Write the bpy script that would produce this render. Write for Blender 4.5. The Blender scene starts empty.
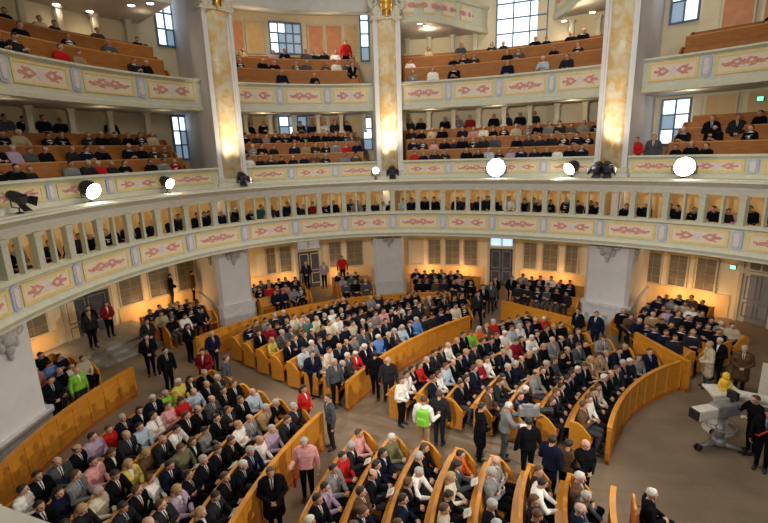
import bpy, bmesh, math, random
import numpy as np
from mathutils import Vector, Matrix

random.seed(11)
RNG = random.Random(5)
scene = bpy.context.scene
COL = scene.collection
rad, cosd, sind = math.radians, lambda a: math.cos(math.radians(a)), lambda a: math.sin(math.radians(a))

# ------------------------------------------------------------------ camera
CAM = Vector((0.0, -11.57, 8.304))
RT = Vector((0.99044, 0.13454, -0.03060)); UP = Vector((-0.00203, 0.23595, 0.97176)); FW = Vector((-0.13796, 0.96241, -0.23396))
FPX = 461.7
cd = bpy.data.cameras.new('camera'); cam = bpy.data.objects.new('camera', cd); COL.objects.link(cam)
m = Matrix((RT, UP, -FW)).transposed().to_4x4(); m.translation = CAM
cam.matrix_world = m
cd.sensor_fit = 'HORIZONTAL'; cd.sensor_width = 36.0; cd.lens = FPX / 768 * 36; cd.clip_start = 0.05; cd.clip_end = 200
scene.camera = cam
def in_frame(p, margin=8):
    v = Vector(p) - CAM; z = v.dot(FW)
    if z < 0.5: return False
    x = 384 + FPX * v.dot(RT) / z; y = 261.5 - FPX * v.dot(UP) / z
    return -margin < x < 768 + margin and -margin < y < 523 + margin

# ------------------------------------------------------------------ materials
MATS = {}
def mat(name, col, rough=0.6, col2=None, scale=6.0, kind='noise', metal=0.0, stretch=(1, 1, 1), bump=0.0, lo=0.35, hi=0.65, spec=0.4, detail=4):
    if name in MATS: return MATS[name]
    M = bpy.data.materials.new(name); M.use_nodes = True
    nt = M.node_tree; b = nt.nodes['Principled BSDF']
    b.inputs['Roughness'].default_value = rough; b.inputs['Metallic'].default_value = metal
    b.inputs['Specular IOR Level'].default_value = spec
    b.inputs['Base Color'].default_value = (*col, 1)
    if col2 is not None:
        tc = nt.nodes.new('ShaderNodeTexCoord'); mp = nt.nodes.new('ShaderNodeMapping'); mp.inputs['Scale'].default_value = stretch
        nt.links.new(tc.outputs['Object'], mp.inputs['Vector'])
        if kind == 'brick':
            tx = nt.nodes.new('ShaderNodeTexBrick'); tx.inputs['Scale'].default_value = scale
            tx.inputs['Color1'].default_value = (*col, 1); tx.inputs['Color2'].default_value = (*col2, 1)
            tx.inputs['Mortar'].default_value = (col[0] * .84, col[1] * .84, col[2] * .84, 1); tx.inputs['Mortar Size'].default_value = 0.008
            nz = nt.nodes.new('ShaderNodeTexNoise'); nz.inputs['Scale'].default_value = 1.3
            mx = nt.nodes.new('ShaderNodeMixRGB'); mx.blend_type = 'MULTIPLY'; mx.inputs[0].default_value = 0.35
            nt.links.new(mp.outputs[0], tx.inputs['Vector']); nt.links.new(mp.outputs[0], nz.inputs['Vector'])
            nt.links.new(tx.outputs['Color'], mx.inputs[1]); nt.links.new(nz.outputs['Fac'], mx.inputs[2])
            nt.links.new(mx.outputs[0], b.inputs['Base Color'])
        else:
            tx = nt.nodes.new('ShaderNodeTexNoise'); tx.inputs['Scale'].default_value = scale; tx.inputs['Detail'].default_value = detail
            tx.inputs['Distortion'].default_value = 1.2 if kind == 'marble' else 0.2
            rp = nt.nodes.new('ShaderNodeValToRGB'); rp.color_ramp.elements[0].color = (*col, 1); rp.color_ramp.elements[1].color = (*col2, 1)
            rp.color_ramp.elements[0].position = lo; rp.color_ramp.elements[1].position = hi
            nt.links.new(mp.outputs[0], tx.inputs['Vector']); nt.links.new(tx.outputs['Fac'], rp.inputs[0]); nt.links.new(rp.outputs[0], b.inputs['Base Color'])
            if bump:
                bp = nt.nodes.new('ShaderNodeBump'); bp.inputs['Strength'].default_value = bump
                nt.links.new(tx.outputs['Fac'], bp.inputs['Height']); nt.links.new(bp.outputs[0], b.inputs['Normal'])
    MATS[name] = M
    return M
def emit(name, col, strength):
    if name in MATS: return MATS[name]
    M = bpy.data.materials.new(name); M.use_nodes = True; b = M.node_tree.nodes['Principled BSDF']
    b.inputs['Base Color'].default_value = (*col, 1); b.inputs['Emission Color'].default_value = (*col, 1); b.inputs['Emission Strength'].default_value = strength
    v = M.node_tree.nodes.new('ShaderNodeValue'); v.outputs[0].default_value = strength; M.node_tree.links.new(v.outputs[0], b.inputs['Emission Strength'])
    MATS[name] = M
    return M
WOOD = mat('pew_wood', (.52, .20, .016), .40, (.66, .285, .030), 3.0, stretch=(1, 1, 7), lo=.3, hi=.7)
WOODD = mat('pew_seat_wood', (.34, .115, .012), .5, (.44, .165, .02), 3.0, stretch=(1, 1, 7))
PLINTH = mat('pew_plinth_wood', (.42, .13, .02), .5, (.52, .18, .03), 3.0)
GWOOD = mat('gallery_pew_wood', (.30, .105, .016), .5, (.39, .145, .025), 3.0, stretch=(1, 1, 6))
FLOOR = mat('stone_floor', (.315, .235, .16), .5, (.29, .215, .145), .62, 'brick')
STONE = mat('white_stone', (.74, .735, .74), .6, (.66, .66, .68), 1.6, 'marble', lo=.3, hi=.75)
PLST = mat('plinth_marble', (.55, .55, .56), .5, (.68, .68, .69), 5, 'marble')
CREAM = mat('parapet_marbling', (.66, .63, .48), .5, (.52, .56, .45), 4.5, 'marble', lo=.3, hi=.72)
CREAM2 = mat('pale_moulding', (.66, .63, .51), .5, (.56, .555, .45), 5, 'marble')
POST = mat('post_paint', (.52, .52, .41), .5, (.43, .46, .36), 6, 'marble')
YEL = mat('yellow_frame', (.76, .55, .17), .5, (.74, .61, .30), 5)
FIELD = mat('panel_field', (.74, .62, .47), .55, (.76, .68, .56), 8)
RED = mat('arabesque_red', (.55, .20, .15), .6, (.66, .34, .26), 14)
LILAC = mat('arabesque_pale', (.66, .55, .56), .6, (.72, .66, .6), 14)
BLUE = mat('cartouche_blue', (.40, .45, .60), .6, (.50, .53, .62), 9)
GOLDM = mat('gold_marble', (.72, .47, .17), .35, (.76, .68, .50), 1.9, 'marble', lo=.38, hi=.62, detail=6)
GILT = mat('gilding', (.80, .48, .10), .32, metal=.6)
WALL = mat('wall_plaster', (.80, .72, .52), .75, (.76, .67, .46), 2.2)
WALLU = mat('gallery_plaster', (.74, .66, .46), .75, (.70, .61, .40), 2.2)
SALMON = mat('salmon_panel', (.60, .26, .13), .65, (.66, .33, .18), 3)
OCHRE = mat('ochre_panel', (.66, .46, .22), .65, (.70, .52, .28), 3)
CEIL = mat('gallery_ceiling_paint', (.60, .60, .57), .7, (.55, .56, .53), 3)
GFRM = mat('window_frame_grey', (.56, .51, .38), .6, (.50, .46, .34), 7)
PANE = mat('dark_pane', (.17, .155, .115), .3, (.22, .20, .145), 4)
DOORG = mat('door_grey', (.20, .22, .23), .5, (.25, .27, .28), 5)
DOORD = mat('doorway_dark', (.05, .06, .08), .6, (.08, .09, .11), 3)  # shade inside the dark doorways, put into the door leaf colour
MULL = mat('window_mullion_blue', (.10, .19, .33), .5, (.14, .25, .4), 5)
SKYP = emit('daylight_pane', (.80, .92, 1.0), 1.6)
SKYB = emit('blue_daylight_pane', (.35, .50, .66), .38)
LAMP = emit('lamp_disc', (1, .88, .70), 9)
SPOTL = emit('spotlight_lens', (1, .97, .9), 30)
GREENL = emit('green_sign_light', (.1, .9, .35), 4)
BLK = mat('black_metal', (.012, .012, .016), .45, (.03, .03, .035), 8)
GREY = mat('grey_metal', (.22, .22, .23), .4, (.32, .32, .33), 8, metal=.3)
WHITEP = mat('white_cover', (.72, .69, .60), .6, (.64, .61, .53), 6)
YELP = mat('golden_paint', (.85, .55, .04), .4, (.80, .46, .03), 6)
CONS = mat('stucco_ornament', (.40, .40, .40), .7, (.55, .55, .54), 12)
STEP = mat('step_stone', (.30, .30, .30), .6, (.38, .37, .35), 4)
PAPER = mat('booklet_paper', (.80, .76, .66), .7, (.72, .68, .58), 20)
FOLD = mat('red_folder_card', (.55, .02, .02), .5, (.45, .015, .015), 9)
DARKR = mat('dark_doorway_curtain', (.30, .20, .13), .7, (.36, .25, .16), 4)
CLOTH = {}
for n, c in dict(black=(.006, .006, .008), charcoal=(.020, .020, .023), navy=(.008, .011, .028), slate=(.065, .072, .08), grey=(.20, .20, .20), brown=(.10, .055, .03), tan=(.34, .22, .11), beige=(.46, .40, .29), cream=(.62, .55, .41), white=(.74, .72, .68), red=(.46, .018, .016), crimson=(.22, .012, .02), pink=(.62, .30, .30), yellow=(.58, .45, .10), green=(.20, .46, .04), teal=(.03, .13, .12), blue=(.10, .22, .52), pale_blue=(.38, .47, .56), orange=(.62, .13, .02), olive=(.14, .14, .07), lilac=(.40, .30, .42)).items():
    CLOTH[n] = mat('cloth_' + n, c, .95, tuple(min(1, v * 1.3 + .002) for v in c), 9, lo=.4, hi=.7, spec=.06)
SKIN = [mat('skin_a', (.56, .31, .20), .55, (.62, .36, .25), 9), mat('skin_b', (.48, .25, .16), .55, (.54, .30, .20), 9), mat('skin_c', (.62, .38, .28), .55, (.58, .33, .24), 9)]
HAIR = {'grey': mat('hair_grey', (.34, .33, .31), .7, (.46, .45, .42), 30), 'white': mat('hair_white', (.66, .64, .60), .7, (.56, .54, .5), 30), 'dark': mat('hair_dark', (.014, .010, .008), .5, (.035, .022, .014), 30),
        'brown': mat('hair_brown', (.07, .034, .015), .55, (.11, .06, .025), 30), 'fair': mat('hair_fair', (.36, .23, .09), .6, (.46, .31, .14), 30)}
EYE = mat('eye', (.03, .025, .02), .2); LIP = mat('lips', (.42, .14, .11), .5)

# ------------------------------------------------------------------ mesh building
def tag(o, label=None, cat=None, group=None, kind=None):
    if label: o['label'] = label
    if cat: o['category'] = cat
    if group: o['group'] = group
    if kind: o['kind'] = kind
    return o
def empty(name, loc=(0, 0, 0), rz=0.0, parent=None):
    o = bpy.data.objects.new(name, None); COL.objects.link(o); o.location = loc; o.rotation_euler = (0, 0, rz)
    o.empty_display_size = .1
    if parent: o.parent = parent
    return o
class MB:
    def __init__(s, M=None): s.v = []; s.f = []; s.mi = []; s.sm = []; s.M = M
    def add(s, vs, fs, mi=0, smooth=False):
        o = len(s.v)
        s.v += [tuple(s.M @ Vector(p)) if s.M else tuple(p) for p in vs]
        s.f += [tuple(i + o for i in f) for f in fs]; s.mi += [mi] * len(fs); s.sm += [smooth] * len(fs)
        return s
    def box(s, x0, x1, y0, y1, z0, z1, mi=0, bev=0.0):
        if bev <= 0:
            vs = [(x, y, z) for z in (z0, z1) for y in (y0, y1) for x in (x0, x1)]
            return s.add(vs, [(0, 2, 3, 1), (4, 5, 7, 6), (0, 1, 5, 4), (2, 6, 7, 3), (0, 4, 6, 2), (1, 3, 7, 5)], mi)
        b = bmesh.new(); bmesh.ops.create_cube(b, size=1)
        for v in b.verts: v.co = Vector(((x0 + x1) / 2 + v.co.x * (x1 - x0), (y0 + y1) / 2 + v.co.y * (y1 - y0), (z0 + z1) / 2 + v.co.z * (z1 - z0)))
        bmesh.ops.bevel(b, geom=list(b.edges), offset=bev, segments=2, affect='EDGES', profile=.6)
        return s.bm(b, mi)
    def bm(s, b, mi=0, smooth=False):
        b.verts.index_update(); s.add([v.co for v in b.verts], [[v.index for v in f.verts] for f in b.faces], mi, smooth); b.free(); return s
    def ball(s, c, r, mi=0, u=10, v=7):
        b = bmesh.new(); bmesh.ops.create_uvsphere(b, u_segments=u, v_segments=v, radius=1)
        r = (r, r, r) if not hasattr(r, '__len__') else r
        for q in b.verts: q.co = Vector((c[0] + q.co.x * r[0], c[1] + q.co.y * r[1], c[2] + q.co.z * r[2]))
        return s.bm(b, mi, True)
    def lathe(s, prof, c=(0, 0, 0), axis='z', n=14, mi=0):
        vs, fs = [], []
        for r, h in prof:
            for k in range(n):
                a = 2 * math.pi * k / n; p = (r * math.cos(a), r * math.sin(a), h)
                if axis == 'y': p = (p[0], p[2], p[1])
                if axis == 'x': p = (p[2], p[0], p[1])
                vs.append((p[0] + c[0], p[1] + c[1], p[2] + c[2]))
        for i in range(len(prof) - 1):
            for k in range(n): fs.append((i * n + k, i * n + (k + 1) % n, (i + 1) * n + (k + 1) % n, (i + 1) * n + k))
        fs.append(tuple(range(n))); fs.append(tuple((len(prof) - 1) * n + k for k in range(n)))
        return s.add(vs, fs, mi, True)
    def tube(s, pts, r, n=8, mi=0):
        pts = [Vector(p) for p in pts]; vs, fs = [], []
        for i, p in enumerate(pts):
            d = (pts[min(i + 1, len(pts) - 1)] - pts[max(i - 1, 0)]).normalized()
            a = d.orthogonal().normalized() if i == 0 else (a - d * a.dot(d)).normalized()
            b = d.cross(a); rr = r[i] if hasattr(r, '__len__') else r
            vs += [p + (a * math.cos(2 * math.pi * k / n) + b * math.sin(2 * math.pi * k / n)) * rr for k in range(n)]
        for i in range(len(pts) - 1):
            for k in range(n): fs.append((i * n + k, i * n + (k + 1) % n, (i + 1) * n + (k + 1) % n, (i + 1) * n + k))
        fs += [tuple(range(n)), tuple((len(pts) - 1) * n + k for k in range(n))]
        return s.add(vs, fs, mi, True)
    def sweep(s, path, ts, prof, mi=0, closed=True):
        n = len(prof); vs, fs = [], []
        for t in ts:
            x, y, nx, ny = path(t)
            vs += [(x + nx * d, y + ny * d, z) for d, z in prof]
        for i in range(len(ts) - 1):
            for k in range(n if closed else n - 1): fs.append((i * n + k, i * n + (k + 1) % n, (i + 1) * n + (k + 1) % n, (i + 1) * n + k))
        if closed: fs += [tuple(range(n)), tuple((len(ts) - 1) * n + k for k in range(n))]
        return s.add(vs, fs, mi)
    def build(s, name, mats, parent=None, recalc=True):
        me = bpy.data.meshes.new(name); me.from_pydata(s.v, [], s.f); me.update()
        for M in (mats if isinstance(mats, (list, tuple)) else [mats]): me.materials.append(M)
        me.polygons.foreach_set('material_index', s.mi); me.polygons.foreach_set('use_smooth', s.sm)
        if recalc:
            b = bmesh.new(); b.from_mesh(me); bmesh.ops.recalc_face_normals(b, faces=b.faces); b.to_mesh(me); b.free()
        o = bpy.data.objects.new(name, me); COL.objects.link(o)
        if parent: o.parent = parent
        return o
def lin(a, b, n): return [a + (b - a) * i / (n - 1) for i in range(n)]
def rect(d0, d1, z0, z1): return [(d0, z0), (d1, z0), (d1, z1), (d0, z1)]

# ------------------------------------------------------------------ the round plan of the church
FOUR = (-.03577, .14552, -.35351, -.22088, -.23097, -.55348, .04177, .04538)
def rr(deg):
    t = rad(max(-140, min(120, deg))); r = 11.96
    for k in range(1, 5): r += FOUR[2 * k - 2] * math.cos(k * t) + FOUR[2 * k - 1] * math.sin(k * t)
    return r
def ring(t): return (rr(t) * sind(t), rr(t) * cosd(t), sind(t), cosd(t))
def pol(t, e, z=0.0): return Vector(((rr(t) + e) * sind(t), (rr(t) + e) * cosd(t), z))
P0, P1, P2, P3, P4 = -96.4, -48.0, -13.6, 35.3, 70.0
BAYS = [('north-side', P0, P1), ('narrow', P1, P2), ('west door', P2, P3), ('far', P3, P4)]
def frame_at(t, e, z=0.0):      # local x along the wall, y outwards, z up
    M = Matrix.Rotation(-rad(t), 4, 'Z'); M.translation = pol(t, e, z); return M

# floor
MB().box(-26, 26, -16, 26, -.3, 0).build('floor', FLOOR)['kind'] = 'structure'
bpy.data.objects['floor']['label'] = 'brown stone slab floor of the church'

# outer wall, one stretch for each bay
def wall_run(name, t0, t1, e, z0, z1, M, lab, th=.4):
    o = MB().sweep(ring, lin(t0, t1, 24), rect(e, e + th, z0, z1)).build(name, M); tag(o, lab, kind='structure'); return o
wall_run('wall_left', -125, P1, 5.6, 0, 17.2, WALL, 'cream plaster wall behind the seats beside the near pier')
wall_run('wall_back', P1, P2, 5.6, 0, 17.2, WALL, 'cream plaster wall behind the middle pier seats')
wall_run('wall_far', P2, P3, 5.6, 0, 17.2, WALL, 'cream plaster wall around the west door')
wall_run('wall_right', P3, 100, 5.6, 0, 17.2, WALL, 'yellow plaster wall beyond the third pier')

ORANGE = mat('lamp_glow_ochre', (.80, .57, .27), .7, (.76, .52, .23), 2.5)  # orange glow of the wall lamps put into the lower wall's colour
for i, (ta, tb) in enumerate(((-125, -73.0), (-63.6, -32.4), (-25.2, 7.4), (14.6, 49.6), (56, 100))):
    o = MB().sweep(ring, lin(ta, tb, 20), rect(5.55, 5.62, 0, 1.12)).build('baseboard_%d' % (i + 1), ORANGE); tag(o, 'ochre lower wall under the windows, orange lamp glow in its colour', kind='structure')
# ------------------------------------------------------------------ slabs and ceilings
def slab(name, t0, t1, prof, M, lab, n=40):
    o = MB().sweep(ring, lin(t0, t1, n), prof).build(name, M); return tag(o, lab, kind='structure')
slab('gallery_slab', -125, 100, [(.12, 4.10), (5.6, 4.16), (5.6, 4.34), (.12, 4.34)], CEIL, 'pale underside of the ring gallery above the side seats')
slab('gallery_slab', -125, 100, [(-.05, 6.50), (5.6, 6.50), (5.6, 6.84), (-.05, 6.84)], CEIL, 'floor of the first gallery above the ring of boxes')
slab('gallery_wall', -125, 100, rect(2.9, 3.1, 4.3, 6.5), OCHRE, 'ochre rear wall inside the ring of boxes, orange lamplight in its colour')  # lamplight inside the boxes is put into this wall's ochre
slab('gallery_slab', -125, 100, [(1.62, 10.30), (5.6, 10.42), (5.6, 10.75), (1.62, 10.60)], CEIL, 'pale underside of the second gallery')

# ring gallery front with painted panels and open windows
gal = empty('gallery_wall'); tag(gal, 'pale ring gallery front with painted panels and a row of open box windows', kind='structure')
T = lin(-125, 96, 111)
MB().sweep(ring, T, [(-.02, 4.02), (.28, 4.02), (.28, 5.30), (-.06, 5.30), (-.14, 5.26), (-.14, 5.19), (-.03, 5.13), (-.03, 4.38), (-.10, 4.33), (-.16, 4.24), (-.10, 4.12), (-.10, 4.06)]).build('lower_band', CREAM, gal)
MB().sweep(ring, T, [(.0, 6.33), (.22, 6.33), (.22, 6.86), (-.30, 6.86), (-.34, 6.80), (-.26, 6.76), (-.14, 6.68), (-.04, 6.60), (0, 6.52)]).build('entablature', CREAM2, gal)
MB().sweep(ring, T, rect(-.02, .70, 6.80, 6.90)).build('ledge', CREAM2, gal)
# panel positions: four between the piers of a wide bay, three in a narrow one
seps = []
def div(a, b, n): return [a + (b - a) * i / n for i in range(n)]
seps = [P0 - (P1 - P0) / 4 * k for k in (2, 1)] + div(P0, P1, 4) + div(P1, P2, 3) + div(P2, P3, 4) + div(P3, P4, 3) + [P4, P4 + 12.0, P4 + 24]
def painted_panel(name, ta, tb, e, z0, z1, var, parent):
    """One curved painted panel: yellow frame, pale field, red scrollwork."""
    mb = MB(); W = rad(tb - ta) * (rr(ta) + e); H = z1 - z0
    def pt(u, v, d): return pol(ta + (tb - ta) * u, e - d, z0 + H * v)
    def patch(u0, u1, v0, v1, d, mi, n=6):
        vs, fs = [], []
        for i in range(n + 1):
            u = u0 + (u1 - u0) * i / n; vs += [pt(u, v0, d), pt(u, v1, d), pt(u, v1, 0), pt(u, v0, 0)]
        for i in range(n):
            a = i * 4; b = a + 4
            for k in range(4): fs.append((a + k, b + k, b + (k + 1) % 4, a + (k + 1) % 4))
        fs += [(0, 1, 2, 3), (n * 4, n * 4 + 1, n * 4 + 2, n * 4 + 3)]
        mb.add(vs, fs, mi)
    fw, fh = .085 / W, .085 / H
    patch(0, 1, 0, 1, .012, 1)
    patch(0, 1, 0, fh, .035, 0); patch(0, 1, 1 - fh, 1, .035, 0); patch(0, fw, fh, 1 - fh, .035, 0, 1); patch(1 - fw, 1, fh, 1 - fh, .035, 0, 1)
    def blob(cu, cv, ru, rv, mi, rot=0.0, d=.022, k=12, pet=0.0):   # metres around the panel centre, thin painted relief
        n = k; vs = [pt(.5 + cu / W, .5 + cv / H, d + .004)]
        for i in range(n):
            a = 2 * math.pi * i / n; q = 1 + pet * math.cos(a * 4)
            x = ru * q * math.cos(a); y = rv * q * math.sin(a)
            vs.append(pt(.5 + (cu + x * math.cos(rot) - y * math.sin(rot)) / W, .5 + (cv + x * math.sin(rot) + y * math.cos(rot)) / H, d))
        for i in range(n):
            a = 2 * math.pi * i / n; q = 1 + pet * math.cos(a * 4); x = ru * q * math.cos(a); y = rv * q * math.sin(a)
            vs.append(pt(.5 + (cu + x * math.cos(rot) - y * math.sin(rot)) / W, .5 + (cv + x * math.sin(rot) + y * math.cos(rot)) / H, .010))
        fs = [(0, 1 + i, 1 + (i + 1) % n) for i in range(n)] + [(1 + i, 1 + n + i, 1 + n + (i + 1) % n, 1 + (i + 1) % n) for i in range(n)]
        mb.add(vs, fs, mi)
    s = min(1.0, W / 2.0); h = H / .72
    for sx in (-1, 1):
        if var == 0:
            blob(sx * .42 * s, .0, .24 * s, .15 * h, 2, 0, pet=.18); blob(sx * .70 * s, .0, .10 * s, .06 * h, 2)
            blob(sx * .50 * s, .11 * h, .16 * s, .035 * h, 2, sx * .5, .026); blob(sx * .50 * s, -.11 * h, .16 * s, .035 * h, 2, -sx * .5, .026)
            blob(sx * .40 * s, .0, .08 * s, .06 * h, 3, 0, .030)
        else:
            blob(sx * .22 * s, .03 * h, .20 * s, .13 * h, 2, sx * .4, pet=.2); blob(sx * .52 * s, -.02 * h, .20 * s, .075 * h, 2, -sx * .25)
            blob(sx * .74 * s, .0, .07 * s, .045 * h, 2); blob(sx * .30 * s, -.12 * h, .15 * s, .035 * h, 2, sx * .3, .026); blob(sx * .24 * s, .03 * h, .07 * s, .05 * h, 3, 0, .030)
    blob(0, 0, .17 * s, .17 * h, 3, 0, .020, 16, .15)
    if var: blob(0, 0, .09 * s, .10 * h, 2, 0, .027, 8, .2)
    return mb.build(name, [YEL, FIELD, RED, LILAC], parent)
def cartouche(ta, half, e, z0, z1, parent):
    mb = MB(); H = z1 - z0
    for d, w, a, b, mi in ((.05, 1.0, .0, 1.0, 0), (.075, .55, .12, .88, 1)):
        k = [(u, v) for u, v in ((-.5, a + .1), (-.25, a), (.25, a), (.5, a + .1), (.5, b - .1), (.25, b), (-.25, b), (-.5, b - .1))]
        vs = [pol(ta + 2 * half * w * u, e - d, z0 + H * v) for u, v in k] + [pol(ta + 2 * half * w * u, e, z0 + H * v) for u, v in k]
        mb.add(vs, [tuple(range(8))] + [(i, (i + 1) % 8, 8 + (i + 1) % 8, 8 + i) for i in range(8)], mi)
    return mb.build('cartouche', [BLUE, LILAC], parent)
for i in range(len(seps) - 1):
    a, b = seps[i], seps[i + 1]; g = 1.25
    painted_panel('painted_panel', a + g, b - g, -.03, 4.45, 5.08, i % 2, gal)
    cartouche(a, .75, -.03, 4.42, 5.12, gal)
    for k in range(4):                       # window posts: broad at the panel joints and mid panel, slender between
        t = a + (b - a) * k / 4; w = .105 if k % 2 == 0 else .04
        mb = MB(frame_at(t, 0)); mb.box(-w, w, -.02 if k % 2 else -.06, .16, 5.28, 6.36)
        if k % 2 == 0: mb.box(-w - .03, w + .03, -.09, .17, 5.28, 5.40); mb.box(-w - .03, w + .03, -.09, .17, 6.24, 6.36)
        mb.build('window_post' if k % 2 == 0 else 'mullion_post', POST, gal)

# parapets of the first and second galleries
def parapet(name, t0, t1, e, z0, z1, nsep, lab, voff=0):
    p = empty(name); tag(p, lab, kind='structure'); T = lin(t0, t1, 22)
    MB().sweep(ring, T, [(e, z0), (e + .22, z0), (e + .22, z1), (e - .10, z1), (e - .12, z1 - .07), (e - .02, z1 - .13), (e, z1 - .16), (e, z0 + .22), (e - .05, z0 + .18), (e - .05, z0 + .02)]).build('parapet_band', CREAM, p)
    st = (t1 - t0) / nsep
    zz0 = z0 + (.26 if z1 - z0 < 1.1 else .42); zz1 = z1 - .20
    for i in range(nsep):
        painted_panel('painted_panel', t0 + st * i + 1.2, t0 + st * (i + 1) - 1.2, e, zz0, zz1, (i + voff) % 2, p)
        if i: cartouche(t0 + st * i, .7, e, zz0 - .03, zz1 + .03, p)
    return p
HW = 2.9                                          # half angular width of a pier
for j, (nm, a, b) in enumerate(BAYS):
    n = 4 if (b - a) > 40 else 3
    near = ('between the near and second piers', 'between the second and middle piers', 'above the west door', 'beyond the third pier')[j]
    parapet('parapet_wall', a + HW - .2, b - HW + .2, .70, 6.86, 7.78, n, 'first gallery parapet with painted panels ' + near, j)
    parapet('parapet_wall', a + HW - .2, b - HW + .2, 1.60, 10.28, 11.62, n, 'second gallery parapet with painted panels ' + near, j + 1)
parapet('parapet_wall', -125, P0 - HW, .70, 6.86, 7.78, 2, 'first gallery parapet before the near pier')

# third gallery floor, broken by the tall west window
slab('gallery_slab', P1, P2, [(1.6, 14.95), (5.6, 15.80), (5.6, 16.3), (1.6, 16.3)], CEIL, 'sloping underside of the third gallery between second and middle piers', 16)
slab('gallery_slab', P0 - 20, P1 - 6, [(1.6, 14.5), (5.6, 14.5), (5.6, 15.9), (1.6, 16.3)], CEIL, 'underside of the third gallery by the near pier', 16)
def curve_pts(pts, n=26):
    out = []
    for i in range(n):
        t = i / (n - 1) * (len(pts) - 1); k = min(int(t), len(pts) - 2); u = t - k
        p = [pts[max(k - 1, 0)], pts[k], pts[k + 1], pts[min(k + 2, len(pts) - 1)]]
        out.append(tuple(.5 * (2 * p[1][c] + (p[2][c] - p[0][c]) * u + (2 * p[0][c] - 5 * p[1][c] + 4 * p[2][c] - p[3][c]) * u * u + (3 * p[1][c] - p[0][c] - 3 * p[2][c] + p[3][c]) * u ** 3) for c in range(len(p[0]))))
    return out
def poly_path(pts, n=26):
    q = curve_pts(pts, n)
    def f(t):
        i = max(0, min(n - 1, int(round(t)))); a, b = q[max(i - 1, 0)], q[min(i + 1, n - 1)]
        d = Vector((b[0] - a[0], b[1] - a[1])).normalized(); return (q[i][0], q[i][1], -d.y, d.x)
    return f, list(range(n))
for nm, ctrl in (('middle pier', [(P2 + 1.5, 1.6), (-6, 1.7), (-1, 2.6), (3.5, 4.2), (7.2, 5.6)]), ('third pier', [(19, 5.6), (22.5, 4.2), (26, 2.6), (29.5, 1.8), (P3 - 1.5, 1.6)])):
    pts = [tuple(pol(t, e))[:2] for t, e in ctrl]
    g3 = empty('gallery_slab'); tag(g3, 'curved third gallery balcony sweeping back from the ' + nm, kind='structure')
    f, ts = poly_path(pts)
    z0 = 14.35 if nm == 'middle pier' else 14.62
    MB().sweep(f, ts, [(0, z0), (.25, z0), (.25, z0 + 1.35), (-.1, z0 + 1.35), (-.1, z0 + 1.25), (0, z0 + 1.2), (0, z0 + .3), (-.06, z0 + .24), (-.06, z0 + .04)]).build('parapet_band', CREAM, g3)
    mb = MB(); q = curve_pts(pts); a = [(x, y, z0 + .06) for x, y in q]
    ang = [math.degrees(math.atan2(x, y)) for x, y in q]; o = [tuple(pol(t, 5.62, z0 + .06)) for t in ang]
    N = len(a); vs = a + o + [(x, y, z + .3) for x, y, z in a] + [(x, y, z + .3) for x, y, z in o]
    mb.add(vs, [(i, i + 1, N + i + 1, N + i) for i in range(N - 1)] + [(2 * N + i, 2 * N + i + 1, 3 * N + i + 1, 3 * N + i) for i in range(N - 1)]); mb.build('balcony_floor', CEIL, g3)
    for k in range(2, 22, 5):                     # small painted panels around the curve
        mb = MB(); xs = [f(k + i) for i in range(4)]
        for d, za, zb, mi in ((.03, .40, 1.12, 0), (.045, .47, 1.05, 1)):
            vs = [(x - nx * d, y - ny * d, z0 + z) for x, y, nx, ny in xs for z in (za, zb)] + [(x, y, z0 + z) for x, y, nx, ny in xs for z in (za, zb)]
            mb.add(vs, [(2 * i, 2 * i + 2, 2 * i + 3, 2 * i + 1) for i in range(3)] + [(2 * i, 2 * i + 2, 8 + 2 * i + 2, 8 + 2 * i) for i in range(3)] + [(2 * i + 1, 2 * i + 3, 8 + 2 * i + 3, 8 + 2 * i + 1) for i in range(3)] + [(0, 1, 9, 8), (6, 7, 15, 14)], mi)
        x, y, nx, ny = f(k + 1)
        M = Matrix.Translation((x + (f(k + 2)[0] - x) / 2 - nx * .05, y + (f(k + 2)[1] - y) / 2 - ny * .05, z0 + .76)) @ Matrix.Rotation(math.atan2(-nx, ny), 4, 'Z')
        mb.M = M
        for sx in (-1, 1): mb.ball((sx * .28, 0, 0), (.2, .012, .12), 2); mb.ball((sx * .5, 0, 0), (.12, .012, .06), 2)
        mb.ball((0, 0, 0), (.12, .016, .14), 3)
        mb.build('painted_panel', [YEL, FIELD, RED, LILAC], g3)

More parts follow.
